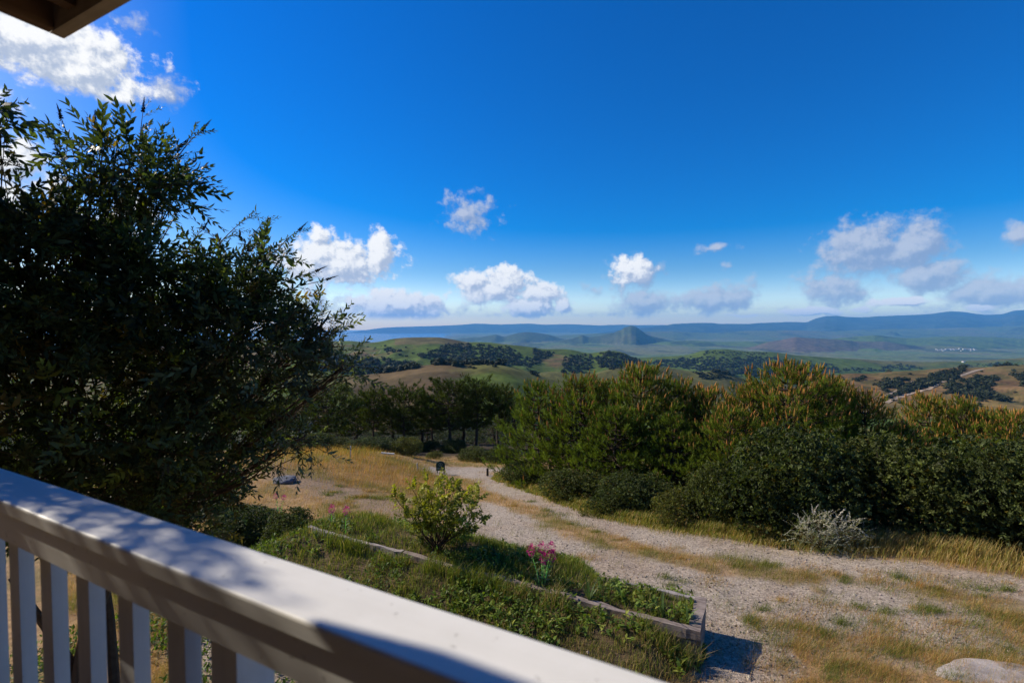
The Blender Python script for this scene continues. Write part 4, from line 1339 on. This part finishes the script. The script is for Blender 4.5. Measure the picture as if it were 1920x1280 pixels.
NEAR_NEEDLE = (32, .13, .013)
bushy = lambda s: (1 - s ** 2.3) * .92 + .11
young = [make_pine(4.4, 1.9, .05, bushy, 15, 8, 10.5, NEAR_NEEDLE, .9, (.135, .180, .022), 6, 1),
         make_pine(4.4, 2.0, .05, bushy, 15, 8, 10, NEAR_NEEDLE, 1.4, (.145, .185, .023), 8, 2),
         make_pine(4.4, 1.8, .05, lambda s: (1 - s ** 1.7) * .95 + .08, 15, 8, 10.5, NEAR_NEEDLE, .2, (.120, .165, .021), 5, 3)]
G3 = 'dense young pines along the right side of the drive'
def pine_at(mesh, label, px, top, Y, wid, rz, group=G3, Hm=4.4, Rm=1.9):
    x, _ = ray(px, 640)
    X = x * Y
    g = float(ground_z(X, Y)) - .05
    _, zt_ = ray(px, top)
    h = zt_ * Y - g
    w = wid / F * Y
    return plant_pine(mesh, label, (X, Y, g), (w / Rm, w / Rm, h / (Hm + .25)), rz, group)
pine_at(young[2], 'leftmost dense pine by the far bend of the drive, few orange shoots', 1010, 712, 19.5, 92, .4)
pine_at(young[0], 'dense pine beside the leftmost one, its flank facing the gravel drive', 1085, 706, 18.2, 95, 2.2)
pine_at(young[0], 'tallest pine of the left clump with orange tips against the brown knoll', 1200, 686, 17.6, 105, 1.1)
pine_at(young[2], 'shorter pine in front of the tall one, hardly any orange shoots', 1155, 760, 16.2, 95, 3.3)
pine_at(young[1], 'pine in the dip between the two tall clumps, thick with orange shoots', 1325, 728, 17.0, 80, 5.0)
pine_at(young[0], 'pine with a bright green lower flank above the narrow dark shrub', 1370, 765, 14.6, 88, .9)
pine_at(young[1], 'tallest pine of the right clump crowned with orange candles', 1480, 682, 15.4, 115, 2.9)
pine_at(young[2], 'pine behind the broad rounded shrub, in shade on its right', 1560, 712, 15.8, 80, 4.2)
pine_at(young[1], 'pine sloping down from the right clump above the dark shrub', 1625, 736, 16.0, 70, .2)
pine_at(young[1], 'short pine with orange tips before the dirt track on the hill', 1745, 742, 16.6, 72, 1.7)
pine_at(young[0], 'pine with a flat row of orange tips, second from the right border', 1815, 748, 15.6, 60, 5.6)
pine_at(young[1], 'pine at the right border of the photo with orange tips', 1900, 772, 14.4, 75, 3.9)
pine_at(young[2], 'pine just outside the right border behind the last shrub', 1990, 775, 15.0, 80, 3.0)
pine_at(young[0], 'low pine filling the gap under the sloping right clump', 1690, 795, 15.2, 70, 2.5)
pine_at(young[2], 'low pine in the shade between the two tall clumps', 1265, 775, 15.6, 80, 4.9)
pine_at(young[0], 'pine filling the skyline right of the tallest left pine', 1275, 716, 17.6, 85, 3.6)
pine_at(young[1], 'pine on the left shoulder of the tallest right pine', 1415, 722, 16.2, 85, .7)
pine_at(young[1], 'pine on the right shoulder of the tallest right pine', 1555, 708, 16.6, 80, 2.0)
pine_at(young[2], 'pine filling the skyline between the two leftmost dense pines', 1130, 712, 18.8, 90, 5.2)
pine_at(young[0], 'pine between the last two orange tipped pines at right', 1860, 768, 15.8, 70, 1.2)

FAR_NEEDLE = (20, .24, .026)
dome = lambda s: math.sqrt(max(.02, 1 - ((s - .42) / .64) ** 2))
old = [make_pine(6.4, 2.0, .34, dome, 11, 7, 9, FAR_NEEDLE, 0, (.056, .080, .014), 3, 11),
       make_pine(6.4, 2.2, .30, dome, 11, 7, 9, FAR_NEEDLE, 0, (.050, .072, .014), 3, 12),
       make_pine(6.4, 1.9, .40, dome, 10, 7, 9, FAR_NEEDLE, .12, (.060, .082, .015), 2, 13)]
G4 = 'taller pines at the end of the drive'
OLD = [(612, 718, 37, 58, 0, 'dark pine half hidden behind the tips of the big shrub'), (560, 745, 40, 50, 1, 'pine hidden behind the outer twigs of the big shrub'), (700, 728, 41, 36, 2, 'thin open pine just right of the big shrub'), (757, 722, 41, 44, 0, 'pointed pine left of centre with bare lower trunk'), (808, 738, 43, 40, 2, 'small pine squeezed between two taller ones'),
       (842, 712, 41, 52, 1, 'broad pine with a bare forked trunk above the green sign'), (893, 710, 42, 50, 0, 'tall pine with slender trunk right of the green sign'), (935, 722, 44, 40, 2, 'pine partly hidden by the leftmost dense pine'), (668, 742, 46, 44, 1, 'pine standing back behind the thin open one'),
       (735, 760, 50, 50, 0, 'pine in the dark second row behind the pointed pine'), (790, 765, 52, 50, 1, 'pine in the dark second row behind the small one'), (870, 755, 52, 56, 2, 'pine in the dark second row behind the broad one'), (640, 765, 52, 56, 1, 'pine in the dark second row near the big shrub'), (500, 750, 42, 60, 0, 'pine behind the dense middle of the big shrub'), (965, 745, 50, 50, 0, 'pine in the second row behind the leftmost dense pine')]
for i, (px, top, Y, wid, k, lab) in enumerate(OLD):
    pine_at(old[k], lab, px, top + 5, Y, wid, i * 1.3, G4, 6.4, 2.0)
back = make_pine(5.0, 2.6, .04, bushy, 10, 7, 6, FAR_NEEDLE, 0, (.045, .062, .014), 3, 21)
for i, px in enumerate((520, 600, 665, 735, 800, 860, 925, 985)):
    pine_at(back, ['low broad pine in the dark back row, far left behind the big shrub', 'low broad pine in the dark back row beside the big shrub tips', 'low broad pine in the dark back row left of the thin open pine', 'low broad pine in the dark back row between the thin and the pointed pine',
                   'low broad pine in the dark back row behind the small squeezed pine', 'low broad pine in the dark back row behind the forked trunk', 'low broad pine in the dark back row right of the slender trunk', 'low broad pine in the dark back row behind the dense pines'][i], px, 796 + (i % 3) * 6, 56 + (i % 2) * 3, 62, i * 1.9, G4, 5.0, 2.6)
G5 = 'shrubs in the shade under the taller pines'
for px, py, s_, m_, lab in ((765, 858, (.85, .8, .95), shC, 'grey green shrub beside the white stake in front of the pines'), (815, 862, (.6, .6, .45), shC, 'small shrub left of the green sign'), (890, 868, (1.2, 1.0, .75), shB, 'shrub in the shade behind the green sign'),
                          (850, 850, (1.2, 1.2, .8), shA, 'dark shrub around the forked pine trunk'), (700, 846, (1.5, 1.2, .7), shA, 'dark shrub under the thin open pine'), (640, 842, (1.6, 1.2, .8), shA, 'dark shrub in shade near the big shrub'), (580, 846, (1.6, 1.2, .8), shB, 'dark shrub behind the golden knoll'), (940, 872, (1.0, 1.0, .8), shA, 'shaded shrub where the drive passes the pines'), (800, 848, (1.4, 1.0, .7), shB, 'dark shrub in shade under the small pine')):
    shrub_from(m_, 'shrub', lab, 'shrub', gbase(px, py, 1.6), (s_[0] * .95, s_[1], s_[2] * .72), px * .013, G5)

# ------------------------------------------------------------------ grass
def blades(X, Y, h, w, tint, lean, seg2=False, wind=(.25, -.05)):
    n = len(X)
    Z = ground_z(X, Y) - .012
    a = rng.uniform(0, 6.283, n)
    ln = lean * rng.random(n)
    dx, dy = np.cos(a) * ln + wind[0], np.sin(a) * ln + wind[1]
    sa = rng.uniform(0, 6.283, n)
    sxx, syy = np.cos(sa) * w / 2, np.sin(sa) * w / 2
    b0 = np.stack([X - sxx, Y - syy, Z], 1); b1 = np.stack([X + sxx, Y + syy, Z], 1)
    c = tint
    B = MB()
    if seg2:
        m0 = np.stack([X - sxx * .8 + dx * h * .35, Y - syy * .8 + dy * h * .35, Z + h * .6], 1)
        m1 = np.stack([X + sxx * .8 + dx * h * .35, Y + syy * .8 + dy * h * .35, Z + h * .6], 1)
        t_ = np.stack([X + dx * h, Y + dy * h, Z + h * .95], 1)
        v = np.stack([b0, b1, m1, m0, t_], 1).reshape(-1, 3)
        k = np.arange(n)[:, None] * 5
        B.add_multi(v, np.concatenate([k + 3, k + 2, k + 4], 1), np.concatenate([k, k + 1, k + 2, k + 3], 1), np.repeat(c, 5, 0))
    else:
        t_ = np.stack([X + dx * h, Y + dy * h, Z + h], 1)
        v = np.stack([b0, b1, t_], 1).reshape(-1, 3)
        k = np.arange(n)[:, None] * 3
        B.add_multi(v, np.concatenate([k, k + 1, k + 2], 1), None, np.repeat(c, 3, 0))
    return B

def sample_ground(n, ymin, ymax, power=1.6):
    """points over the visible ground, sparser with distance"""
    Y = (ymin ** (1 - power) + rng.random(n) * (ymax ** (1 - power) - ymin ** (1 - power))) ** (1 / (1 - power)) if power != 1 else ymin * (ymax / ymin) ** rng.random(n)
    X = rng.uniform(-1.0, 1.2, n) * Y
    return X, Y
GOLD = np.array([.45, .255, .072]); STRAW = np.array([.52, .37, .165]); GREEN = np.array([.105, .145, .020]); LIME = np.array([.21, .225, .028]); RUST = np.array([.38, .165, .045])
def pick(n, cols, ps):
    i = rng.choice(len(cols), n, p=ps)
    return np.array(cols)[i] * (.65 + .6 * rng.random((n, 1)))

# short dry grass between and beside the tracks
X, Y = sample_ground(1000000, 4.2, 33, 1.35)
gr, dirt, bed, edge, n1, n2 = masks(X, Y)
cl = fbm(X * 2.6, Y * 2.6, 3, 71)
cl2 = fbm(X * .7, Y * .7, 2, 81)
p = (1 - gr) * (1 - .8 * dirt) * (1 - bed) * (.12 + .88 * sstep(.30, .52, cl)) + gr * .10 * sstep(.55, .7, cl) + gr * .012
kp = rng.random(len(X)) < p * .66

X, Y, cl2, edge, cl = X[kp], Y[kp], cl2[kp], edge[kp], cl[kp]
tint = pick(len(X), [GOLD, STRAW, RUST, LIME, GREEN], [.40, .26, .14, .13, .07])
gpatch = sstep(.56, .68, cl2 * .6 + cl * .4)[:, None] * .8
tint = tint * (1 - gpatch) + np.where(rng.random((len(X), 1)) < .6, GREEN, LIME) * gpatch * (.7 + .6 * rng.random((len(X), 1)))
h = (.04 + .12 * rng.random(len(X)) ** 1.6) * (.6 + .9 * fbm(X * 3.1, Y * 3.1, 2, 45)) * (1 + .6 * gpatch[:, 0]) * np.clip(.8 + Y / 40, .8, 1.5)
tag(blades(X, Y, h, .0035 * np.clip(Y / 7, .8, 3.5), tint, .9).build('dry_grass', M['grass']), kind='stuff')

# taller golden grass on the knoll at the left of the drive
X, Y = sample_ground(160000, 12, 33, 1.1)
kn = in_poly(X, Y, KNOLL)
kp = kn & (rng.random(len(X)) < .9)
X, Y = X[kp], Y[kp]
cl = fbm(X * .8, Y * .8, 3, 171)
tint = pick(len(X), [GOLD, STRAW, LIME, RUST], [.45, .25, .2, .1])
gp = sstep(.44, .58, cl)[:, None] * .8
tint = tint * np.array([1.12, 1.0, .8]) * (1 - gp) + LIME * .8 * gp
tint = tint * (.55 + .9 * fbm(X * 2.4, Y * 2.4, 3, 271))[:, None]
tag(blades(X, Y, (.12 + .34 * rng.random(len(X))) * (.5 + fbm(X * 1.7, Y * 1.7, 2, 371)), .009 * np.clip(Y / 20, .8, 1.6), tint, .5).build('knoll_grass', M['grass']), kind='stuff')

# lush green grass in and around the planter
X, Y = sample_ground(420000, 3.4, 11.5, 1.0)
gr, dirt, bed, edge, n1, n2 = masks(X, Y)
cl = fbm(X * 2.2, Y * 2.2, 3, 91)
u, d = ud(X, Y)
cl_ = fbm(X * 5.5, Y * 5.5, 2, 191)
kp = (bed > .5) & (rng.random(len(X)) < sstep(.30, .52, cl * .6 + cl_ * .4) * .85 + .06) & ~((u > BED_U0 - .16) & (u < 6.9) & (d > BED_D0 - .03) & (d < BED_D0 + .1) & (rng.random(len(X)) < .97))
kp &= ~((d < 6.0) & (u < 1.0) & (rng.random(len(X)) < .3))
kp &= ~((u < BED_U0) & (u > BED_U0 - .9) & (d < 6.3) & (rng.random(len(X)) < .8))
X, Y, u, d = X[kp], Y[kp], u[kp], d[kp]
front = ((d < 5.9) & (u < 3))[:, None]
tint = pick(len(X), [GREEN * 1.2, LIME * 1.15, np.array([.065, .095, .018]), STRAW], [.42, .38, .12, .08])
tint = np.where(front & (rng.random((len(X), 1)) < .3), STRAW * .7, tint)
h = (.035 + .12 * rng.random(len(X)) ** 1.4 + .16 * ((d > BED_D0 - .3) & (d < BED_D0)) * sstep(.42, .6, fbm(u * 1.3, d * .5, 3, 411))) * (.55 + 1.0 * fbm(X * 3.3, Y * 3.3, 2, 95)) * np.where(d < 5.9, .9, 1.0) * np.where(u > 2.2, 1.2, .95)
tag(blades(X, Y, h, .006 * np.clip(Y / 7, .7, 2), tint, .75, True, (.12, 0)).build('green_grass', M['grass']), kind='stuff')

# separate green and dry tufts growing through the gravel and the dry ground at the right
C = []
for poly, k in (([(1380, 1120), (1560, 1130), (1920, 1150), (1920, 1275), (1480, 1278), (1400, 1200)], 120), ([(1080, 1040), (1250, 1075), (1420, 1095), (1400, 1112), (1250, 1100), (1100, 1070)], 10), ([(1320, 1130), (1460, 1120), (1500, 1180), (1420, 1270), (1330, 1270)], 9), ([(900, 935), (1000, 965), (1250, 1055), (1500, 1085), (1900, 1130), (1900, 1095), (1500, 1065), (1250, 1035), (1000, 940)], 52), ([(580, 900), (760, 930), (880, 1000), (760, 990), (620, 955)], 40)):
    P = np.array(poly); got = 0
    while got < k:
        q = (rng.uniform(P[:, 0].min(), P[:, 0].max()), rng.uniform(P[:, 1].min(), P[:, 1].max()))
        if in_poly(np.array([q[0]]), np.array([q[1]]), poly)[0]:
            C.append((*hit_ground(*q), rng.random())); got += 1
C = np.array(C)
m = 190
r_ = (.05 + .15 * rng.random(len(C)) ** 1.5)
X = np.repeat(C[:, 0], m) + rng.normal(size=len(C) * m) * np.repeat(r_, m) * 1.3
Y = np.repeat(C[:, 1], m) + rng.normal(size=len(C) * m) * np.repeat(r_, m)
kind = np.repeat(C[:, 2], m)[:, None]
tint = np.where(kind < .58, pick(len(X), [GREEN, LIME, np.array([.07, .11, .02])], [.5, .3, .2]), pick(len(X), [GOLD, STRAW, RUST, LIME], [.4, .25, .2, .15]))
h = np.repeat(.05 + .10 * rng.random(len(C)), m) * (.4 + .8 * rng.random(len(X)))
tag(blades(X, Y, h, .0045 * np.clip(Y / 7, .8, 2.5), tint, 1.1).build('grass_tufts', M['grass']), kind='stuff')

# tall grass along the verge in front of the shrubs
Lp = np.array(EDGE_R)
seg = np.linalg.norm(np.diff(Lp, axis=0), axis=1)
cum = np.concatenate([[0], np.cumsum(seg)])
n = 42000
s = rng.uniform(0, cum[-1] + 2.5, n)
X = np.interp(s, cum, Lp[:, 0]) + np.clip(s - cum[-1], 0, None) * .95
Y = np.interp(s, cum, Lp[:, 1]) - np.clip(s - cum[-1], 0, None) * .2
t_ = rng.normal(size=n) * .30 + .22
X = X + t_ * .30; Y = Y + t_
cl = fbm(X * 1.6, Y * 1.6, 3, 131)
kp = rng.random(n) < sstep(.30, .55, cl) + .15
X, Y, t_, s = X[kp], Y[kp], t_[kp], s[kp]
right = sstep(cum[-1] * .62, cum[-1] * .95, s)[:, None]
tint = pick(len(X), [LIME, GREEN, GOLD, STRAW], [.55, .22, .13, .10])
tint = tint * (1 - .6 * right) + pick(len(X), [STRAW, GOLD, LIME], [.45, .3, .25]) * .6 * right
h = (.10 + .22 * rng.random(len(X))) * (1 + .55 * right[:, 0]) * np.where(t_ < 0, .55, 1)
tag(blades(X, Y, h, .008 * np.clip(Y / 9, .8, 2), tint, .45, True, (.3, .0)).build('verge_grass', M['grass']), kind='stuff')

# low weeds beside the house, seen between the balusters
k = 14000
uu = rng.uniform(2.0, 8.0, k); dd = rng.uniform(2.0, 6.2, k)
X, Y = world(uu, dd)
cl = fbm(X * 1.7, Y * 1.7, 3, 141)
kp = cl > .42
wd2 = MB()
D = rdir(kp.sum(), .9)
wd2.scatter(small_leaf(.07, .035), frames(D), np.stack([X[kp], Y[kp], ground_z(X[kp], Y[kp]) + rng.uniform(.0, .14, kp.sum())], 1), .6 + .6 * rng.random(kp.sum()), np.array([.10, .15, .025]) * (.6 + .7 * rng.random((kp.sum(), 1))))
tag(wd2.build('weeds', M['leaf']), kind='stuff')

# broad-leaved weeds among the grass of the planter
X, Y = sample_ground(30000, 4.0, 10.5, 1.0)
bed = masks(X, Y)[2]
cl = fbm(X * 1.9, Y * 1.9, 3, 501)
u, d = ud(X, Y)
kp = (bed > .5) & (cl > .50) & (rng.random(len(X)) < .55) & ~((d > BED_D0 - .03) & (d < BED_D0 + .1) & (u > BED_U0 - .2))
X, Y = X[kp], Y[kp]
wb = MB()
m = 5
XX, YY = np.repeat(X, m), np.repeat(Y, m)
D = rdir(len(XX), .55); D[:, 2] = np.abs(D[:, 2])
wb.scatter(leaf_shape(.075, .030), frames(D), np.stack([XX, YY, ground_z(XX, YY) + rng.uniform(0, .09, len(XX))], 1), .5 + .8 * rng.random(len(XX)), np.repeat(pick(len(X), [np.array([.15, .21, .03]), np.array([.10, .15, .025]), np.array([.25, .27, .05])], [.45, .3, .25]), m, 0))
tag(wb.build('leafy_weeds', M['leaf']), kind='stuff')

# dead stalks and straw lying over the dry ground
X, Y = sample_ground(260000, 4.2, 24, 1.5)
gr, dirt, bed, edge, n1, n2 = masks(X, Y)
kp = rng.random(len(X)) < (1 - gr) * (1 - bed * .75) * .6 + gr * .05
X, Y = X[kp], Y[kp]
tag(blades(X, Y, .016 + .030 * rng.random(len(X)), .0032 * np.clip(Y / 7, .9, 3), pick(len(X), [STRAW * 1.15, GOLD, RUST * .8, np.array([.12, .085, .05])], [.42, .25, .18, .15]), 5.0, False, (0, 0)).build('straw_litter', M['grass']), kind='stuff')

# loose stones on the gravel
X, Y = sample_ground(90000, 3.2, 16, 1.5)
gr = masks(X, Y)[0]
kp = rng.random(len(X)) < gr * .42 + .006
X, Y = X[kp], Y[kp]
octa = np.array([(1, 0, 0), (-1, 0, 0), (0, 1, 0), (0, -1, 0), (0, 0, .7), (0, 0, -.7)], float)
of = np.array([(0, 2, 4), (2, 1, 4), (1, 3, 4), (3, 0, 4), (2, 0, 5), (1, 2, 5), (3, 1, 5), (0, 3, 5)])
st = MB()
size = .006 + .018 * rng.random(len(X)) ** 3.5
st.scatter((octa, of, np.zeros((0, 4), np.int64), np.ones((6, 3))), frames(rdir(len(X))), np.stack([X, Y, ground_z(X, Y) + size * .3], 1), size[:, None] * (.7 + .6 * rng.random((len(X), 3))),
           np.array([.33, .27, .215]) * (.45 + .8 * rng.random((len(X), 1))) * (1 + .035 * rng.normal(size=(len(X), 3))))
tag(st.build('loose_gravel', M['stone']), kind='stuff')

# ------------------------------------------------------------------ small things
def rock(name, label, base, size, seed, tint):
    import bmesh
    bm = bmesh.new()
    bmesh.ops.create_icosphere(bm, subdivisions=4, radius=1)
    v = np.array([q.co[:] for q in bm.verts]); f = np.array([[q.index for q in g.verts] for g in bm.faces])
    bm.free()
    n = fbm(v[:, 0] * 1.3 + seed, v[:, 1] * 1.3 + v[:, 2] * 1.7, 4, seed) - .5
    n2 = np.floor((fbm(v[:, 0] * 2 + seed, v[:, 2] * 2 + v[:, 1], 2, seed + 4)) * 5) / 5 - .5
    v = v * (1 + .55 * n + .25 * n2)[:, None]
    v[:, 2] = np.where(v[:, 2] > .45, .45 + (v[:, 2] - .45) * .35, v[:, 2])
    c = np.array(tint) * (.8 + .5 * (fbm(v[:, 0] * 5, v[:, 1] * 5 + v[:, 2] * 4, 3, seed + 9)[:, None] - .3))
    o = MB().add(v * np.array(size), f, c).build(name, M['stone'], smooth=True)
    o.location = base
    return tag(o, label, 'boulder')
q = hit_ground(1870, 1275)
o = rock('boulder', 'long flat pale boulder at the lower right corner', (q[0] + .05, q[1], float(ground_z(q[0], q[1])) - .06), (1.04, .30, .15), 3, (.44, .38, .33)); o.rotation_euler = (0, 0, -.05)
q = hit_ground(535, 904)
rock('boulder', 'grey boulder on the dry grass behind the pink flowers at left', (q[0], q[1], float(ground_z(*q)) + .05), (.42, .3, .22), 8, (.16, .16, .17))

# pink valerian
def valerian(label, px, py, heads, hgt, group='pink flowering plants around the planter'):
    q = hit_true(px, py)
    z = float(ground_z(*q))
    t = thing('pink_flower', label, 'flower', (q[0], q[1], z), 0, group)
    lf, sm = MB(), MB()
    for i, (ox, oh) in enumerate(heads):
        top = np.array([ox, rng.uniform(-.05, .05), hgt * oh])
        c_ = np.array([[ox * .2, 0, 0], [ox * .5, 0, top[2] * .5], top])
        sm.tube(c_, [.006, .005, .003], 5, (.5, .8, .3))
        for s_ in np.linspace(.08, .82, 6):
            p = np.array([np.interp(s_, [0, .5, 1], c_[:, j]) for j in range(3)])
            a = rng.uniform(0, 6.28)
            d = np.array([[math.cos(a), math.sin(a), .6], [-math.cos(a), -math.sin(a), .6]])
            lf.scatter(leaf_shape(.10, .038), frames(d), np.tile(p, (2, 1)), np.full(2, 1.15 - .5 * s_), np.array([.12, .17, .06]) * (.7 + .5 * rng.random((2, 1))))
        hd = MB()
        k = 170
        d = rdir(k, .2)
        P = d * np.array([.06, .06, .085]) * (.5 + .5 * rng.random((k, 1))) + top + np.array([0, 0, .03])
        hd.scatter(small_leaf(.022, .015), frames(d), P, .7 + .5 * rng.random(k), np.array([.58, .02, .22]) * (.6 + .7 * rng.random((k, 1))))
        hd.build('flower_head', M['petal'], t)
    lf.build('leaves', M['leaf'], t); sm.build('stem', M['leaf'], t)
    return t
valerian('pink flower with three heads beside the gravel, nearest the planter', 1016, 1108, [(-.15, .95), (.0, 1.0), (.03, .78), (.13, 1.0), (.14, .82)], .52)
valerian('pink flower pair in front of the grey boulder at left', 524, 966, [(-.1, .9), (.12, .82)], .55)
valerian('single pink flower left of the bush, by the planter end', 648, 1000, [(0, 1.0)], .36)
valerian('faded pink flower between the boulder and the bush', 622, 985, [(0, .9)], .30)

# strap-leaved clumps in the planter
G6 = 'strap leaved clumps in the planter'
for px, py, hgt, k, lab in ((1242, 1158, .36, 7, 'strap leaved clump near the timber end of the planter'), (1288, 1168, .26, 5, 'small strap leaved clump in the corner of the planter'), (1105, 1125, .42, 8, 'tall strap leaved clump in the middle of the planter'), (1168, 1128, .30, 6, 'strap leaved clump beside the short pale timber'), (1060, 1105, .28, 7, 'strap leaved clump next to the three pink heads')):
    dx, dz = ray(px, py)
    Yp = BED_Z / dz
    q = (dx * Yp, Yp)
    t = thing('iris_clump', lab, 'plant', (q[0], q[1], float(ground_z(*q)) - .01), 0, G6)
    for i in range(k):
        a = rng.uniform(0, 6.28); e = rng.uniform(.2, .75); h_ = hgt * rng.uniform(.7, 1.1)
        tt = np.linspace(0, 1, 6)
        cx = np.cos(a) * h_ * e * tt ** 2.2; cy = np.sin(a) * h_ * e * tt ** 2.2; cz = h_ * (tt - .22 * e * tt ** 3)
        w = .028 * (1 - tt ** 2.5) + .002
        v = np.concatenate([np.stack([cx - np.sin(a) * w / 2, cy + np.cos(a) * w / 2, cz], 1), np.stack([cx + np.sin(a) * w / 2, cy - np.cos(a) * w / 2, cz], 1)])
        f = [(j, j + 1, 6 + j + 1, 6 + j) for j in range(5)]
        MB().add(v, f, np.array([.10, .15, .045]) * rng.uniform(.7, 1.3)).build('leaf', M['leaf'], t)

# sign at the end of the drive
def plain(name, col, rough=.6):
    m, t, b_, out = mat_base(name)
    b_.inputs['Base Color'].default_value = (*col, 1); b_.inputs['Roughness'].default_value = rough
    return m
M['sign_green'] = tint_mat('sign_green', (.012, .045, .035), .5, noise=.25, nscale=9)
M['sign_pale'] = tint_mat('sign_pale', (.25, .33, .28), .5, noise=.2, nscale=9)
M['old_white'] = tint_mat('old_white', (.55, .55, .50), .7, noise=.3, nscale=12)
M['dark_post'] = tint_mat('dark_post', (.035, .028, .022), .8, noise=.3, nscale=12)
YS = 22.5
c = at(826, 873, YS)
gz = float(ground_z(c[0], c[1]))
sg = thing('sign', 'small dark green sign with arched top at the end of the drive', 'sign', (c[0], c[1], gz), .1)
wS, hS = .42, .46
z0 = c[2] - gz - hS / 2
prof = [(-wS / 2, 0), (wS / 2, 0), (wS / 2, hS * .72)]
prof += [(wS / 2 * math.cos(a) * .86, hS * .74 + hS * .26 * math.sin(a)) for a in np.linspace(.25, math.pi - .25, 9)]
prof += [(-wS / 2, hS * .72)]
import bmesh
def slab(prof, y0, y1, z0):
    bm = bmesh.new()
    f = bm.faces.new([bm.verts.new((x, y0, z0 + z)) for x, z in prof])
    ex = bmesh.ops.extrude_face_region(bm, geom=[f])
    for q in ex['geom']:
        if isinstance(q, bmesh.types.BMVert): q.co.y = y1
    bmesh.ops.recalc_face_normals(bm, faces=bm.faces)
    me = bpy.data.meshes.new('slab'); bm.to_mesh(me); bm.free()
    at_ = me.attributes.new('tint', 'FLOAT_COLOR', 'POINT')
    at_.data.foreach_set('color', np.ones(len(me.vertices) * 4, np.float32))
    return me
me = slab(prof, -.02, .02, z0); me.materials.append(M['sign_green']); link('panel', me, sg)
ring = MB()
th = np.linspace(0, 2 * math.pi, 25)
ring.tube(np.stack([.085 * np.cos(th), np.full(25, -.026), z0 + hS * .66 + .085 * np.sin(th)], 1), .008, 4, (1, 1, 1), cap=False)
ring.tube(np.array([(0, -.026, z0 + hS * .55), (0, -.026, z0 + hS * .76)]), .008, 4)
ring.tube(np.array([(-.05, -.026, z0 + hS * .62), (0, -.026, z0 + hS * .70), (.05, -.026, z0 + hS * .62)]), .007, 4)
ring.build('emblem', M['sign_pale'], sg)
for row, zz in enumerate((.30, .16)):
    let = MB()
    x = -.15
    while x < .15:
        w = rng.uniform(.014, .026)
        let.box(x, x + w, -.026, -.0205, z0 + hS * zz - .02, z0 + hS * zz + .02 * rng.uniform(.5, 1)); x += w + .010
    let.build('lettering', M['sign_pale'], sg)
for x in (-.16, .16):
    MB().box(x - .025, x + .025, .0205, .06, -.1, z0 + hS * .6).build('post', M['dark_post'], sg)

def stake(name, label, cat, px, ytop, ybot, wid, mat, ln=0.0, tipd=True):
    q = hit_ground(px, ybot)
    z = float(ground_z(*q))
    hgt = (ybot - ytop) / F * q[1]
    b = MB()
    w = wid / 2
    b.box(-w, w, -w, w, -.1, hgt - w)
    k = b.n
    b.add([(-w, -w, hgt - w + .002), (w, -w, hgt - w + .002), (w, w, hgt - w + .002), (-w, w, hgt - w + .002), (-w * .5, -w * .5, hgt), (w * .5, -w * .5, hgt), (w * .5, w * .5, hgt), (-w * .5, w * .5, hgt)],
          [(0, 1, 5, 4), (1, 2, 6, 5), (2, 3, 7, 6), (3, 0, 4, 7), (4, 5, 6, 7)])
    o = b.build(name, mat)
    o.location = (q[0], q[1], z); o.rotation_euler = (0, ln, .3)
    return tag(o, label, cat)
stake('marker_stake', 'thin white stake on the golden knoll at left', 'stake', 657, 836, 858, .05, M['old_white'], .03)
stake('marker_stake', 'short white stake in the weeds left of the green sign', 'stake', 783, 868, 884, .05, M['old_white'], -.05)
stake('bollard', 'short dark post on the far right edge of the drive', 'post', 914, 877, 892, .09, M['dark_post'])
q = hit_ground(727, 857)
o = MB().box(-.34, .34, -.05, .05, .0, .06).build('white_board', M['old_white'])
o.location = (q[0], q[1], float(ground_z(*q)) + .16); o.rotation_euler = (0, .06, -.1)
tag(o, 'narrow white board lying on the weeds below the pines', 'board')
